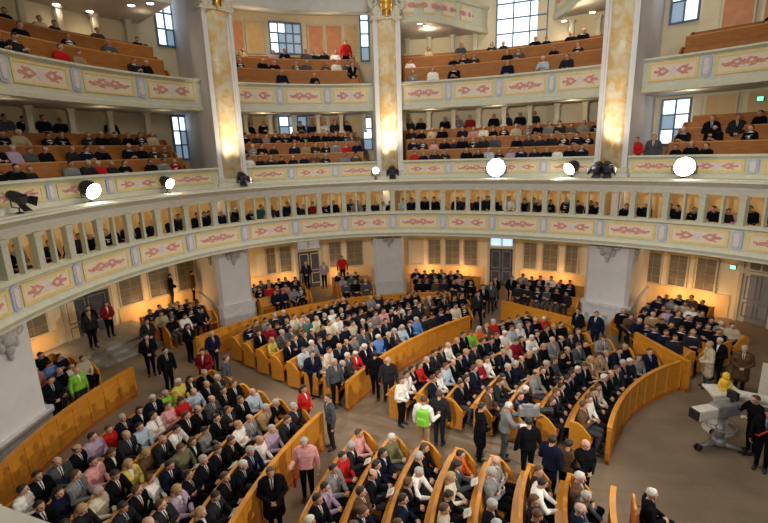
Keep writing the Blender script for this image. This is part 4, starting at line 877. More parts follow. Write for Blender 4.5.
STANDING = [  # x, y, z, facing degrees (0 = towards -y, 90 = towards +x), pose, sex, hair, top, garment, trousers, label
 (-3.40, -2.22, 0, 15, 't_hold_m', 'm', ('short', 'grey'), 'pink', 'shirt_top', 'black', 'man in pale pink shirt walking down the aisle with a red folder'),
 (-3.82, -3.32, 0, 25, 't_coat_m', 'm', ('short', 'brown'), 'black', 'coat', 'black', 'man in long black coat standing behind the pink shirted man'),
 (-4.25, .33, 0, 75, 't_clasp_f', 'f', ('long', 'dark'), 'red', 'jacket', 'black', 'dark-haired usher in red jacket at the head of the near aisle'),
 (-3.30, -.22, 0, -60, 't_side_m', 'm', ('short', 'dark'), 'slate', 'suit', 'charcoal', 'man in slate suit talking to the usher in red'),
 (-2.46, 2.63, 0, 185, 't_walk_m', 'm', ('short', 'dark'), 'black', 'coat', 'black', 'man in black coat walking up the middle aisle, nearer the rear block'),
 (-1.95, 2.2, 0, 195, 't_walk_m', 'm', ('fringe', 'grey'), 'charcoal', 'suit', 'charcoal', 'balding man in dark grey suit walking up the middle aisle'),
 (-4.62, 2.55, 0, 30, 't_clasp_m', 'm', ('short', 'brown'), 'navy', 'suit', 'navy', 'man in navy suit standing at the second pew end of rear block'),
 (-3.72, 2.02, .0, 50, 't_side_m', 'm', ('short', 'grey'), 'slate', 'suit', 'black', 'grey-haired man in slate suit standing at the rear block corner'),
 (-1.42, 1.10, 0, 60, 't_clasp_f', 'f', ('long', 'brown'), 'white', 'blouse', 'black', 'woman in white blouse standing at the back corner of curved block'),
 (-.67, -.15, 0, 160, 't_hold_m', 'm', ('short', 'brown'), 'white', 'shirt_top', 'tan', 'boy in white shirt with a bright green rucksack in the cross aisle'),
 (-.25, .20, 0, 170, 't_side_m', 'm', ('short', 'brown'), 'charcoal', 'suit', 'charcoal', 'man in dark grey suit beside the boy with green rucksack'),
 (.85, -.35, 0, 100, 't_coat_m', 'm', ('short', 'dark'), 'black', 'coat', 'black', 'man in black coat behind the aisle camera operator'),
 (1.50, -.25, 0, 95, 't_op_m', 'm', ('short', 'white'), 'grey', 'jacket', 'slate', 'camera operator in grey jacket leaning over in the cross aisle'),
 (2.0, -1.0, 0, 190, 't_hold_m', 'm', ('short', 'dark'), 'black', 'suit', 'black', 'man in black suit reading a white sheet by the camera'),
 (2.40, -1.66, 0, 130, 't_clasp_m', 'm', ('short', 'dark'), 'navy', 'suit', 'navy', 'man in navy suit beside the woman in patterned brown jacket'),
 (2.76, -1.70, 0, 150, 't_clasp_f', 'f', ('short', 'dark'), 'brown', 'jacket', 'black', 'woman in brown jacket between two men at the curved block end'),
 (3.12, -1.72, 0, 20, 't_clasp_m', 'm', ('bald', 'grey'), 'black', 'pullover', 'black', 'bald man in black pullover at the end of the curved block'),
 (8.15, .66, 0, -80, 't_op_m', 'm', ('short', 'brown'), 'black', 'pullover', 'black', 'man in black operating the studio camera on the stone floor'),
 (7.98, -.05, 0, -40, 't_side_m', 'm', ('short', 'dark'), 'black', 'jacket', 'black', 'man in black with red strap at the frame edge by camera'),
 (8.78, 4.22, 0, -100, 't_coat_m', 'm', ('short', 'fair'), 'beige', 'coat', 'slate', 'man in long beige coat standing before the far side block'),
 (9.67, 3.98, 0, -30, 't_coat_m', 'm', ('short', 'grey'), 'brown', 'coat', 'charcoal', 'man in brown coat behind the golden figure'),
 (9.35, 4.75, 0, -60, 't_clasp_f', 'f', ('short', 'white'), 'black', 'jacket', 'black', 'white-haired woman in black between beige and brown coats'),
 (-10.0, 2.45, 0, 60, 't_side_m', 'm', ('short', 'dark'), 'black', 'suit', 'black', 'man in black suit standing at the aisle top by steps'),
 (-8.65, 2.62, 0, 10, 't_coat_m', 'f', ('long', 'dark'), 'crimson', 'coat', 'black', 'woman in dark red coat standing in the cross aisle'),
 (-7.5, 2.0, 0, 100, 't_side_m', 'm', ('short', 'brown'), 'slate', 'suit', 'slate', 'man in slate suit with back turned beside the rear block'),
 (-11.5, 3.6, 0, 40, 't_clasp_m', 'm', ('short', 'dark'), 'black', 'coat', 'black', 'man in black coat at the foot of the near door steps'),
 (-12.6, 5.2, 0, 60, 't_coat_m', 'm', ('short', 'dark'), 'charcoal', 'coat', 'black', 'man in dark grey coat beside the near door steps'),
 (-10.6, 4.9, 0, 80, 't_clasp_f', 'f', ('long', 'dark'), 'black', 'jacket', 'black', 'dark-haired woman in black standing behind the rear block barrier'),
 (-9.1, 4.1, 0, 60, 't_clasp_m', 'm', ('fringe', 'grey'), 'navy', 'suit', 'navy', 'balding man in navy suit standing at the rear block end'),
 (-12.2, .9, 0, 80, 't_side_m', 'f', ('short', 'fair'), 'green', 'jacket', 'slate', 'woman in lime green jacket standing at the near side barrier'),
 (-12.4, .1, 0, 70, 't_clasp_m', 'm', ('short', 'dark'), 'black', 'coat', 'black', 'man in black coat next to the lime green jacket'),
 (5.35, 7.4, 0, -60, 't_clasp_m', 'm', ('short', 'dark'), 'black', 'suit', 'black', 'man in black suit standing by the third pier, nearer the aisle'),
 (5.95, 7.05, 0, -40, 't_side_m', 'm', ('short', 'brown'), 'navy', 'suit', 'navy', 'man in navy suit standing by the third pier barrier'),
 (-14.6, 10.2, .6, 120, 't_clasp_m', 'm', ('short', 'dark'), 'black', 'coat', 'black', 'dark figure standing before the orange lit wall, nearer the door'),
 (-13.75, 10.85, .6, 120, 't_side_m', 'm', ('short', 'dark'), 'brown', 'coat', 'black', 'figure in brown coat standing before the orange lit wall'),
 (-6.35, 14.9, .5, 20, 't_side_m', 'm', ('short', 'dark'), 'red', 'shirt_top', 'black', 'person in red top standing left of the middle pier'),
 (-8.4, 14.2, .3, 20, 't_clasp_m', 'm', ('short', 'grey'), 'charcoal', 'suit', 'black', 'man in dark grey suit in the grey doorway'),
 (-7.4, 14.5, .3, 20, 't_clasp_f', 'f', ('short', 'grey'), 'lilac', 'jacket', 'black', 'woman in lilac jacket in the grey doorway'),
 (2.4, 12.2, 0, 20, 't_coat_m', 'm', ('short', 'dark'), 'black', 'coat', 'black', 'man in black coat before the west door, nearer the middle pier'),
 (3.3, 12.4, 0, -20, 't_clasp_m', 'm', ('short', 'brown'), 'black', 'suit', 'black', 'man in black suit before the west door'),
 (-.9, 8.8, 0, 40, 't_coat_m', 'm', ('fringe', 'grey'), 'brown', 'coat', 'black', 'man in brown coat at the far end of the middle aisle'),
 (-2.15, 6.95, 0, 60, 't_coat_m', 'm', ('short', 'dark'), 'black', 'coat', 'black', 'man in black coat halfway along the middle aisle against the tall front'),
 (-1.30, 7.85, 0, 40, 't_clasp_m', 'm', ('short', 'brown'), 'charcoal', 'suit', 'black', 'man in dark grey suit further along the middle aisle front'),
 (-.25, 8.75, 0, 60, 't_side_m', 'm', ('short', 'dark'), 'black', 'suit', 'black', 'man in black suit at the last panels of the middle aisle front'),
 (1.7, 10.7, 0, 10, 't_clasp_m', 'm', ('short', 'dark'), 'black', 'suit', 'black', 'man in black suit waiting in the west door aisle, nearest the curved barrier'),
 (2.15, 11.4, 0, -10, 't_side_m', 'm', ('short', 'brown'), 'slate', 'suit', 'charcoal', 'man in slate suit waiting in the west door aisle'),
 (1.35, 9.6, 0, 30, 't_walk_m', 'm', ('short', 'dark'), 'charcoal', 'coat', 'black', 'man in dark grey coat coming down from the west door aisle'),
 (-15.5, 5.5, .45, 60, 't_coat_m', 'm', ('short', 'dark'), 'black', 'coat', 'black', 'man in black coat on the steps before the near doorway'),
 (-15.2, 6.2, .45, 60, 't_clasp_f', 'f', ('long', 'brown'), 'crimson', 'jacket', 'black', 'woman in dark red jacket on the steps before the near doorway'),
 (-15.0, 4.9, .45, 70, 't_side_m', 'm', ('short', 'dark'), 'charcoal', 'suit', 'black', 'man in dark grey suit on the steps before the near doorway'),
 (10.6, 9.6, 7.55, -30, 't_coat_m', 'm', ('short', 'dark'), 'black', 'suit', 'black', 'man in black suit high in the far bay, nearer the pier'),
 (11.4, 9.35, 7.55, -30, 't_clasp_m', 'm', ('short', 'dark'), 'charcoal', 'suit', 'black', 'man in dark grey suit high in the far bay, by the wall'),
 (7.9, 9.9, 6.88, -40, 't_clasp_f', 'f', ('short', 'brown'), 'red', 'pullover', 'black', 'woman in red pullover in the first gallery beside the third pier'),
 (8.5, 9.7, 6.88, -30, 't_side_m', 'm', ('short', 'brown'), 'slate', 'jacket', 'black', 'man in slate jacket in the first gallery behind the red pullover'),
 (-5.5, 14.8, 12.4, 20, 't_side_m', 'm', ('short', 'dark'), 'red', 'pullover', 'black', 'person in red standing high in the second gallery'),
 (-5.0, 13.9, 11.1, 20, 't_clasp_m', 'm', ('short', 'dark'), 'black', 'suit', 'black', 'man in black standing in the second gallery by the middle pier'),
 (-4.9, 14.0, 7.0, 20, 't_coat_m', 'm', ('short', 'dark'), 'black', 'coat', 'black', 'man in black coat standing in the first gallery by the middle pier'),
 (-5.3, 14.3, 7.6, 20, 't_side_m', 'm', ('short', 'dark'), 'slate', 'jacket', 'black', 'man in slate jacket standing in the first gallery aisle'),
]
for s in STANDING:
    x, y, z, fd, pose, sex, hair, top, g, legs, lab = s
    o = make_person(pose, (x, y, z), rad(fd), sex, hair, top, g, legs, lab, 'people standing in the aisles and galleries', .96 if sex == 'f' else 1.0)
    if 'red strap' in lab: mb = MB(); mb.tube([(.17, .04, 1.47), (.17, -.10, 1.42), (.05, -.165, 1.22), (-.12, -.165, 1.0), (-.20, -.02, .93)], .022); mb.build('strap', mat('strap_red', (.60, .05, .02), .6, (.5, .04, .02), 9), o)
# seated people: the 252 nearest as persons, everyone further off as the crowd
LIMIT = 299 - len(STANDING)
PEOPLE.sort(key=lambda p: (Vector(p['loc']) - CAM).length + (3.0 if p['zone'][0] in 'RG' else 0))
BLK_N = {'A': 'rear block', 'B': 'curved front block', 'C': 'near rear block', 'D': 'near front block', 'E': 'far side block'}
AISLE = {'A': 'cross aisle', 'B': 'cross aisle', 'C': 'cross aisle', 'D': 'cross aisle', 'E': 'pier end'}
def person_label(p):
    l = looks(p['sex'], p['g'].replace('shirt_top', 'shirt'), p['top'], p['hair']); z = p['zone']
    if z in BLK_N: return '%s, %s from %s, %s pew, %s' % (l, ORD[p['seat']], AISLE[z], ORD[p['row']], BLK_N[z])
    if z == 'R': return '%s, %s window of the ring gallery' % (l, ORD[min(p['seat'] // 2, 19)])
    k = min(p['seat'], 19)
    if z[0] == 'S': return '%s, %s along %s side pew %s' % (l, ORD[k], ORD[p['row']], z[2:])
    return '%s, %s along %s gallery row %s' % (l, ORD[k], ORD[p['row']], z[2:])
seen_labels = set(); booklets = []
for i, p in enumerate(PEOPLE[:LIMIT]):
    lab = person_label(p); assert lab not in seen_labels; seen_labels.add(lab)
    make_person(p['proto'], p['loc'], p['rot'], p['sex'], p['hair'], p['top'], p['g'], p['legs'], lab, 'seated congregation', p['scale'])
    if p['proto'].startswith('s_book') and p['zone'] in BLK_N and RNG.random() < .75: booklets.append((p, lab))
for i, (p, lab) in enumerate(booklets[:34]):
    s = p['scale']; M = Matrix.Translation(p['loc']) @ Matrix.Rotation(p['rot'], 4, 'Z') @ Matrix.Translation((0, -.455 * s, .80 * s)) @ Matrix.Rotation(-.5, 4, 'X')
    o = empty('booklet', M.translation); o.rotation_euler = M.to_euler()
    for sx in (-1, 1):
        mb = MB(Matrix.Rotation(sx * -.22, 4, 'Y')); x0, x1 = sorted((0, sx * .125)); mb.box(x0, x1, -.095, .095, 0, .007, bev=.002); mb.build('page_leaf', PAPER, o)
    mb = MB(); mb.tube([(0, -.095, .002), (0, .095, .002)], .006); mb.build('spine', PAPER, o)
    tag(o, 'open white booklet held by %s, %s from aisle, %s pew, %s' % ('man' if p['sex'] == 'm' else 'woman', ORD[p['seat']], ORD[p['row']], BLK_N[p['zone']]), 'booklet', 'booklets')
rest = PEOPLE[LIMIT:]
names = list(CLOTH); pal = [CLOTH[n] for n in names] + SKIN + list(HAIR.values()); base_s, base_h = len(names), len(names) + 3; hk = list(HAIR)
VV, TT, MI, off = [], [], [], 0
for p in rest:
    v, t, c = PROTO[p['proto']]['lo']; a = p['rot']; R = np.array([[math.cos(a), -math.sin(a), 0], [math.sin(a), math.cos(a), 0], [0, 0, 1]])
    sk = base_s + RNG.randrange(3); h = base_h + hk.index(p['hair'][1]) if p['hair'][0] != 'bald' else sk
    suit = p['g'] in ('suit', 'jacket')
    lut = np.array([sk, names.index(p['top']), names.index(RNG.choice(SHIRTS)) if suit else names.index(p['top']), names.index(p['legs']), h])
    VV.append(v * p['scale'] @ R.T + np.array(p['loc'])); TT.append(t + off); MI.append(lut[c]); off += len(v)
cr = bpy.data.objects.new('crowd', new_mesh('crowd', np.concatenate(VV), np.concatenate(TT), pal, np.concatenate(MI))); COL.objects.link(cr)
tag(cr, 'distant congregation filling the side pews, ring boxes and galleries', 'crowd', kind='stuff')
print('people', len(PEOPLE), 'individual', LIMIT + len(STANDING), 'crowd', len(rest), {z: sum(q['zone'][0] == z for q in PEOPLE[:LIMIT]) for z in 'ABCDESRG'})

# things held or worn by standing people
o = empty('folder', (-3.66, -2.36, .66), rad(15)); mb = MB(); mb.box(-.02, .0, -.16, .16, -.12, .12, bev=.004); mb.build('front_cover', FOLD, o); mb = MB(); mb.box(.012, .03, -.16, .16, -.12, .12, bev=.004); mb.build('back_cover', FOLD, o); mb = MB(); mb.box(-.02, .03, -.165, -.15, -.12, .12); mb.build('spine', FOLD, o)
tag(o, 'red folder carried by the man in pale pink shirt', 'folder')
o = empty('rucksack', (-.62, -.30, 1.22), rad(160)); GRN = mat('rucksack_green', (.22, .60, .04), .7, (.26, .66, .08), 9)
mb = MB(); mb.box(-.17, .17, .02, .20, -.24, .22, bev=.06); mb.build('bag_body', GRN, o); mb = MB(); mb.box(-.13, .13, .18, .26, -.20, .02, bev=.03); mb.build('pocket', GRN, o)
for sx in (-1, 1): mb = MB(); mb.tube([(sx * .10, .04, .20), (sx * .11, -.04, .26), (sx * .12, -.16, .20), (sx * .12, -.18, .02), (sx * .12, -.06, -.18), (sx * .10, .04, -.20)], .018); mb.build('strap', GRN, o)
o.location = (-.64, -.235, 1.20)
tag(o, 'bright green rucksack worn by the boy in the cross aisle', 'rucksack')
o = empty('paper_sheet', (1.95, -.68, 1.22), rad(190)); mb = MB(Matrix.Rotation(.7, 4, 'X')); mb.box(-.10, .10, -.006, .0, -.14, .14); mb.build('page_leaf', PAPER, o); mb = MB(Matrix.Rotation(.75, 4, 'X')); mb.box(-.098, .098, -.012, -.007, -.135, .135); mb.build('page_leaf', PAPER, o)
tag(o, 'white sheet held by the man in black by the aisle camera', 'paper')

# ------------------------------------------------------------------ cameras and other equipment
# aisle camera on a tripod
o = empty('television_camera', (2.2, -.12, 0), rad(95))
for k in range(3):
    a = 2 * math.pi * k / 3 + .5; mb = MB(); mb.tube([(0, 0, 1.15), (.22 * math.cos(a), .22 * math.sin(a), .55), (.42 * math.cos(a), .42 * math.sin(a), .02)], [.028, .025, .02]); mb.ball((.42 * math.cos(a), .42 * math.sin(a), .025), .03); mb.build('leg', BLK, o)
mb = MB(); mb.lathe([(.05, 1.10), (.09, 1.14), (.09, 1.24), (.05, 1.30)]); mb.build('pan_head', BLK, o)
mb = MB(); mb.box(-.11, .11, -.20, .34, 1.30, 1.56, bev=.03); mb.box(-.05, .05, -.05, .25, 1.56, 1.62, bev=.02); mb.build('camera_body', GREY, o)
mb = MB(); mb.lathe([(.06, -.18), (.075, -.24), (.075, -.46), (.095, -.48), (.095, -.56)], (0, 0, 1.44), 'y'); mb.build('lens', BLK, o)
mb = MB(); mb.box(-.10, .10, .36, .42, 1.55, 1.70, bev=.01); mb.build('viewfinder', BLK, o)
mb = MB(); mb.tube([(.06, .1, 1.22), (.22, .45, 1.12), (.26, .62, 1.08)], .014); mb.build('pan_handle', BLK, o)
tag(o, 'grey television camera on a tripod in the cross aisle', 'camera')
# studio camera with white housing on a wheeled dolly
o = empty('camera_dolly', (7.45, .86, 0), rad(-70))
mb = MB(); mb.tube([(0, -.1, .16), (-.42, .30, .12)], [.09, .05]); mb.tube([(0, -.1, .16), (.42, .30, .12)], [.09, .05]); mb.tube([(0, -.1, .16), (0, -.62, .12)], [.10, .05]); mb.lathe([(.20, .10), (.22, .16), (.18, .26), (.12, .30)]); bf = mb.build('base_frame', GREY, o)
for x, y in ((-.44, .32), (.44, .32), (0, -.66)):
    w = None
    for dx in (-.045, .045):
        mb = MB(); mb.lathe([(.04, -.02), (.085, -.022), (.095, 0), (.085, .022), (.04, .02)], (x + dx, y, .095), 'x'); w = mb.build('wheel', BLK, bf)
mb = MB(); mb.lathe([(.12, .28), (.12, .62), (.09, .64), (.09, .92), (.13, .96)]); mb.build('column', GREY, o)
mb = MB(); mb.tube([(.36 * math.cos(a), .36 * math.sin(a), .66) for a in lin(0, 2 * math.pi, 25)], .018); 
for a in (0, 2.1, 4.2): mb.tube([(0, 0, .62), (.36 * math.cos(a), .36 * math.sin(a), .66)], .012)
mb.build('steering_ring', GREY, o)
mb = MB(); mb.box(-.17, .17, -.34, .40, .98, 1.34, bev=.05); mb.box(-.10, .10, .40, .56, 1.02, 1.26, bev=.03); mb.build('camera_body', GREY, o)
mb = MB(); mb.box(-.16, .16, -.92, -.32, 1.00, 1.30, bev=.04); lx = mb.build('lens_box', WHITEP, o)
mb = MB(); mb.box(-.145, .145, -.98, -.925, 1.015, 1.285, bev=.01); mb.build('lens_hood', BLK, lx)
mb = MB(); mb.box(-.15, .15, .20, .30, 1.42, 1.66, bev=.02); mb.box(-.03, .03, .2, .28, 1.30, 1.45); mb.build('viewfinder', BLK, o)
for sx in (-1, 1): mb = MB(); mb.tube([(sx * .14, .35, 1.05), (sx * .24, .62, .98), (sx * .26, .80, .98)], .017); mb.build('pan_handle', GREY, o)
tag(o, 'studio camera with white lens box on a grey wheeled dolly', 'camera')
# white draped stand with a golden figure on it and long white beam running to the frame edge
o = empty('white_stand', (7.85, 1.65, 0), rad(0))
mb = MB(); mb.lathe([(.40, 0), (.40, .06), (.24, .12), (.20, .7), (.22, 1.0), (.36, 1.16), (.38, 1.24)], n=20); mb.build('pedestal', WHITEP, o)
mb = MB(); mb.box(-.42, .42, -.34, .34, 1.24, 1.32, bev=.03); mb.build('stand_top', WHITEP, o)
mb = MB(Matrix.Rotation(-.30, 4, 'Z')); mb.tube([(.3, .0, 1.22), (1.2, .06, 1.16), (2.4, .1, 1.12)], [.16, .13, .12], 10); mb.build('beam', WHITEP, o)
mb = MB(Matrix.Rotation(-.30, 4, 'Z')); mb.tube([(1.9, .1, 1.12), (1.9, .1, .02)], .06); mb.lathe([(.2, 0), (.2, .04), (.06, .08)], (1.9, .1, 0)); mb.build('beam_foot', WHITEP, o)
mb = MB(); mb.ball((0, -.24, .80), (.10, .08, .14)); mb.ball((.02, -.25, .58), (.07, .06, .12)); mb.build('gilt_mount', GILT, o)
tag(o, 'white stand with a long white beam beside the studio camera', 'stand')
o = empty('golden_figure', (7.85, 1.65, 1.32)); o.scale = (.78,) * 3
mb = MB(); mb.lathe([(.15, 0), (.16, .05), (.11, .10), (.15, .22), (.17, .36), (.09, .46)], n=16); mb.build('torso', YELP, o)
mb = MB(); mb.ball((0, -.02, .56), (.125, .135, .15)); mb.ball((0, -.16, .54), (.03, .05, .04)); mb.build('head', YELP, o)
for sx in (-1, 1): mb = MB(); mb.tube([(sx * .14, 0, .36), (sx * .22, -.06, .22), (sx * .12, -.16, .16)], [.05, .045, .035]); mb.build('arm', YELP, o)
tag(o, 'golden yellow figure standing on the white stand', 'figure')
o = empty('display_board', (9.75, 2.35, 0), rad(-35)); mb = MB(); mb.box(-.45, .45, -.03, .03, .35, 1.75, bev=.01); mb.build('panel_board', WHITEP, o)
for sx in (-1, 1): mb = MB(); mb.tube([(sx * .4, 0, .5), (sx * .4, 0, .04)], .025); mb.box(sx * .4 - .03, sx * .4 + .03, -.25, .25, 0, .05); mb.build('leg', GREY, o)
tag(o, 'tall white board standing at the frame edge behind the beam', 'board')
# chair of the seated man at the corner, and the man
o = empty('armchair', (4.12, -2.78, 0), rad(75))
make_person('s_lap_m', (4.16, -2.77, .02), rad(75), 'm', ('short', 'white'), 'black', 'suit', 'black', 'white-haired man in black suit sitting alone on the armchair', 'people apart from the pews')
for x in (-.24, .24):
    for y in (-.24, .24): mb = MB(); mb.tube([(x, y, 0), (x, y, .44 if y < 0 else .95)], [.02, .026]); mb.build('leg', WOOD, o)
mb = MB(); mb.box(-.28, .28, -.28, .26, .40, .46, bev=.015); mb.build('seat', FOLD, o); mb = MB(); mb.box(-.26, .26, .21, .27, .55, .98, bev=.02); mb.build('backrest', WOOD, o)
for sx in (-1, 1): mb = MB(); mb.tube([(sx * .27, .24, .68), (sx * .27, -.22, .68), (sx * .25, -.24, .44)], .02); mb.build('armrest', WOOD, o)
tag(o, 'single wooden armchair on the open stone floor', 'chair')

# ------------------------------------------------------------------ spotlights on the ring ledge
def aim(o, target): d = Vector(target) - Vector(o.location); o.rotation_euler = d.to_track_quat('-Z', 'Y').to_euler()
LENSOFF = mat('glass_dark', (.05, .05, .08), .15)
def spotlight(t, e, on, target, label, R=.19, power=0, twin=False):
    b = pol(t, e, 6.90); tg_ = Vector(target); d = (tg_ - (b + Vector((0, 0, .42))))
    o = empty('spotlight', b, math.atan2(d.x, -d.y)); pit = math.atan2(-d.z, math.hypot(d.x, d.y))
    mb = MB(); mb.lathe([(.10, 0), (.10, .03), (.03, .05)], n=12); mb.tube([(0, 0, .03), (0, 0, .16)], .02); mb.build('clamp_foot', BLK, o)
    mb = MB(); mb.tube([(-R - .05, 0, .46), (-R - .05, 0, .20), (0, 0, .15), (R + .05, 0, .20), (R + .05, 0, .46)], .018); mb.build('yoke', BLK, o)
    Mh = Matrix.Translation((0, 0, .45)) @ Matrix.Rotation(pit, 4, 'X')
    mb = MB(Mh); mb.lathe([(R * .55, .26), (R * .8, .22), (R, .05), (R, -.16), (R * 1.05, -.17), (R * 1.05, -.20)], axis='y', n=18); hs = mb.build('housing', BLK, o)
    mb = MB(Mh); mb.lathe([(R * .97, -.201), (R * .9, -.235), (R * .5, -.255)], axis='y', n=18); mb.build('lens', SPOTL if on else LENSOFF, o)
    for dx, dz, rx in () if on else ((0, 1, 0), (0, -1, 0), (1, 0, 1), (-1, 0, 1)):
        mb = MB(Mh)
        if rx: mb.add([(dx * R, -.20, -R * .7), (dx * R, -.20, R * .7), (dx * R * 1.55, -.40, R * .9), (dx * R * 1.55, -.40, -R * .9), (dx * (R + .012), -.20, -R * .7), (dx * (R + .012), -.20, R * .7), (dx * (R * 1.55 + .012), -.40, R * .9), (dx * (R * 1.55 + .012), -.40, -R * .9)], [(0, 1, 2, 3), (4, 5, 6, 7), (0, 1, 5, 4), (1, 2, 6, 5), (2, 3, 7, 6), (3, 0, 4, 7)])
        else: mb.add([(-R * .7, -.20, dz * R), (R * .7, -.20, dz * R), (R * .9, -.40, dz * R * 1.55), (-R * .9, -.40, dz * R * 1.55), (-R * .7, -.20, dz * (R + .012)), (R * .7, -.20, dz * (R + .012)), (R * .9, -.40, dz * (R * 1.55 + .012)), (-R * .9, -.40, dz * (R * 1.55 + .012))], [(0, 1, 2, 3), (4, 5, 6, 7), (0, 1, 5, 4), (1, 2, 6, 5), (2, 3, 7, 6), (3, 0, 4, 7)])
        mb.build('barn_door', BLK, hs)
    if on and power:
        L = bpy.data.lights.new('spotlight_beam', 'SPOT'); L.energy = power; L.spot_size = rad(75); L.spot_blend = .6; L.color = (1, .93, .82); L.shadow_soft_size = .15
        lo = bpy.data.objects.new('spotlight_beam', L); COL.objects.link(lo); lo.location = b + Vector((0, 0, .45)) + d.normalized() * .50; aim(lo, target)
    return tag(o, label, 'spotlight', 'spotlights on the ring ledge')
SP = 1300  # large lit lenses: the glow around them is put into the radius
spotlight(-77.9, .22, True, (3.0, 0, 1.0), 'lit spotlight on the ring ledge at the near side, larger glow', .28, SP)
spotlight(-62.6, .22, True, (4, 1, 1), 'lit spotlight on the ring ledge just before the second pier', .20, SP)
spotlight(11.3, .22, True, (-.5, -10.0, 8.0), 'brightest spotlight on the ring ledge, glaring straight out above the door', .42, SP)
spotlight(28.3, .22, True, (-6.0, 2, 1), 'lit spotlight turned sideways just before the third pier', .27, SP)
spotlight(48.7, .22, True, (1.0, -10, 7.5), 'bright spotlight on the ring ledge beyond the third pier', .36, SP)
spotlight(-17.2, .22, True, (0, -8, 7.0), 'small lit spotlight on the ring ledge beside the middle pier', .16, SP * .5)
spotlight(-91, .22, False, (4, 0, 1), 'unlit black spotlight at the nearest end of ring ledge', .16)
spotlight(-47.0, .16, False, (0, -3, 1), 'unlit black spotlight at the foot of second gold column', .19)
spotlight(-13.4, .16, False, (0, -3, 1), 'unlit black spotlight at the foot of middle gold column', .19)
spotlight(33.6, .16, False, (-1, -3, 1), 'unlit black spotlight at the foot of third gold column', .2)
spotlight(35.4, .16, False, (3, -3, 1), 'unlit black spotlight pointing right of the third gold column', .2)

# ceiling lamps in the gallery undersides, exit signs
def downlight(t, e, z, label):
    p = pol(t, e, z); o = empty('ceiling_lamp', p)
    mb = MB(); mb.lathe([(.17, -.03), (.17, .0), (.13, .01)], n=18); mb.build('trim_ring', CREAM2, o)
    mb = MB(); mb.lathe([(.13, -.045), (.135, -.03), (.10, -.02)], n=18); mb.build('lamp_disc', LAMP, o)
    L = bpy.data.lights.new('lamp_glow', 'SPOT'); L.energy = 22; L.color = (1, .80, .55); L.spot_size = rad(150); L.spot_blend = .8; L.shadow_soft_size = .12
    lo = bpy.data.objects.new('lamp_glow', L); COL.objects.link(lo); lo.location = p - Vector((0, 0, .10))
    tag(o, label, 'ceiling lamp', 'recessed lamps under the third gallery')
for t, e, z, l in ((-65.7, 5.0, 14.49, 'round recessed lamp furthest from the tall window of near bay'), (-61.5, 4.9, 14.49, 'round recessed lamp in the middle of near bay ceiling'), (-58.7, 2.8, 14.49, 'round recessed lamp nearer the tall window of near bay'), (-57.0, 2.0, 14.49, 'round recessed lamp at the front edge of near bay ceiling'),
                 (-6.0, 2.0, 14.40, 'round lamp under the curved balcony by the middle pier'), (-4.6, 2.6, 14.40, 'second round lamp under the curved balcony by the middle pier'), (21.1, 5.0, 14.40, 'round lamp under the curved balcony by the tall window'), (26.3, 4.2, 14.40, 'second round lamp under the curved balcony by the third pier')): downlight(t, e, z, l)
def exit_sign(t, e, z, label):
    M = frame_at(t, e, z); o = empty('exit_sign', pol(t, e, z), -rad(t)); mb = MB(); mb.box(-.13, .13, -.05, .05, -.10, .10, bev=.015); mb.build('sign_case', GREY, o); mb = MB(); mb.box(-.10, .10, -.062, -.05, -.075, .075); mb.build('sign_face', GREENL, o); tag(o, label, 'exit sign')
exit_sign(49.6, 5.45, 2.55, 'small green lit exit sign beside the grey side door'); exit_sign(49.8, 5.45, 9.95, 'small green lit exit sign up in the first gallery')

# near parapet of the gallery the photograph was taken from
nf, nts = poly_path([(-3.2, -10.08), (-1.46, -10.46), (-.4, -10.70)], 12)
o = MB().sweep(nf, nts, [(0, 7.10), (-.02, 7.03), (-.34, 7.03), (-.36, 7.20), (0, 7.20), (.02, 7.15)]).build('parapet_slab', CREAM2); tag(o, 'pale stone coping of the nearest parapet', kind='structure')

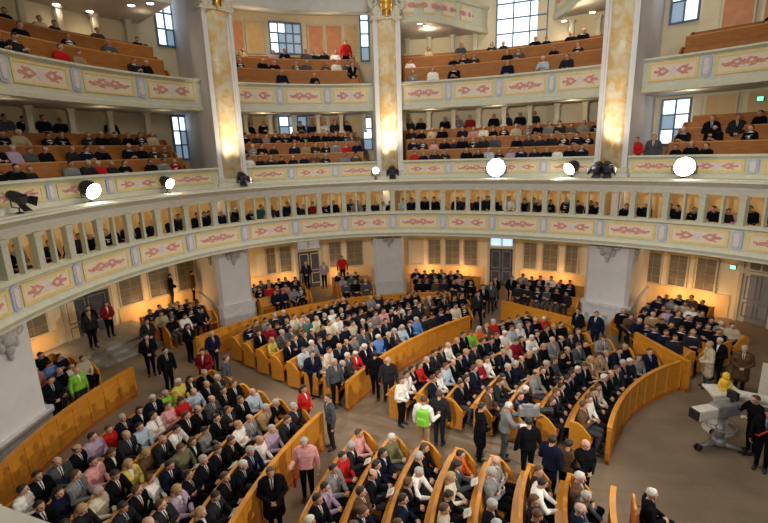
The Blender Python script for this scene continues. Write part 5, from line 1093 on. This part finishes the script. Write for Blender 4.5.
# ------------------------------------------------------------------ light
W = bpy.data.worlds.new('world'); scene.world = W; W.use_nodes = True
bg = W.node_tree.nodes['Background']; bg.inputs[0].default_value = (1.0, .93, .84, 1); bg.inputs[1].default_value = .10
def area(name, loc, target, size, e, col):
    L = bpy.data.lights.new(name, 'AREA'); L.energy = e; L.size = size; L.color = col; L.shape = 'DISK'
    o = bpy.data.objects.new(name, L); COL.objects.link(o); o.location = loc; aim(o, target); return o
def spot(name, loc, target, e, col, ang, blend=.7, soft=.1):
    L = bpy.data.lights.new(name, 'SPOT'); L.energy = e; L.color = col; L.spot_size = rad(ang); L.spot_blend = blend; L.shadow_soft_size = soft
    o = bpy.data.objects.new(name, L); COL.objects.link(o); o.location = loc; aim(o, target); return o
def point(name, loc, e, col, soft=.2):
    L = bpy.data.lights.new(name, 'POINT'); L.energy = e; L.color = col; L.shadow_soft_size = soft
    o = bpy.data.objects.new(name, L); COL.objects.link(o); o.location = loc; return o
area('dome_light', (-1, -1, 26), (0, 1, 0), 9, 1450, (1, .93, .82))
area('chancel_light', (6, -13, 13), (-1, 10, 5), 4, 550, (1, .94, .86))
spot('unseen_spotlight', (11.7, -4.5, 7.6), (-6.5, .5, 0), 4600, (1, .92, .80), 54, .7, .12)  # on the right-hand ring ledge, out of view
spot('unseen_spotlight', (-2.5, -11.9, 9.6), (1.5, 12, 4.5), 5200, (1, .94, .87), 72, .7, .15)  # unseen front light added near the camera to brighten the piers
for t in (P1 - 2.4, P1 + 2.4, P2 - 2.4, P2 + 2.4, P3 - 2.9, P3 + 2.2):     # column uplights on the ledge
    spot('column_uplight', pol(t, -.27, 7.0), pol(min((P1, P2, P3), key=lambda q: abs(q - t)), .5, 11.2), 470, (1, .87, .66), 46)
for t, p in ((-60, 75), (-55, 75), (-48.2 + 7.5, 60), (-34, 60), (-23.5, 60), (-4.5, 75), (3.2, 75), (17, 60), (23, 70), (43, 80), (47, 80), (-76, 45)):   # warm wall washers behind the side pews
    point('wall_washer', pol(t, 4.85, .85), p * .42, (1, .56, .22), .25)
for t in (-75, -60, -40, -24, -5, 10, 25, 44):          # lamps under the ring gallery
    point('under_gallery_lamp', pol(t, 3.0, 3.85), 15, (1, .72, .42))
for t in range(-96, 70, 9):                             # lamps inside the ring boxes
    point('box_lamp', pol(t, 1.7, 6.25), 13, (1, .66, .34))
for t, e1, e2 in ((-80, 5, 4), (-66, 8, 6), (-56, 6, 5), (-38, 22, 52), (-24, 22, 52), (-4, 24, 34), (10, 24, 34), (25, 22, 30), (44, 24, 20)):
    point('gallery_lamp', pol(t, 2.7, 10.0), e1, (1, .74, .44)); point('gallery_lamp', pol(t, 3.4, 14.2), e2, (1, .78, .52))
scene.view_settings.view_transform = 'Standard'; scene.view_settings.look = 'None'; scene.view_settings.gamma = 1.0
scene.view_settings.exposure = 0.0; scene.view_settings.use_curve_mapping = False
scene.cycles.max_bounces = 5; scene.cycles.use_denoising = True
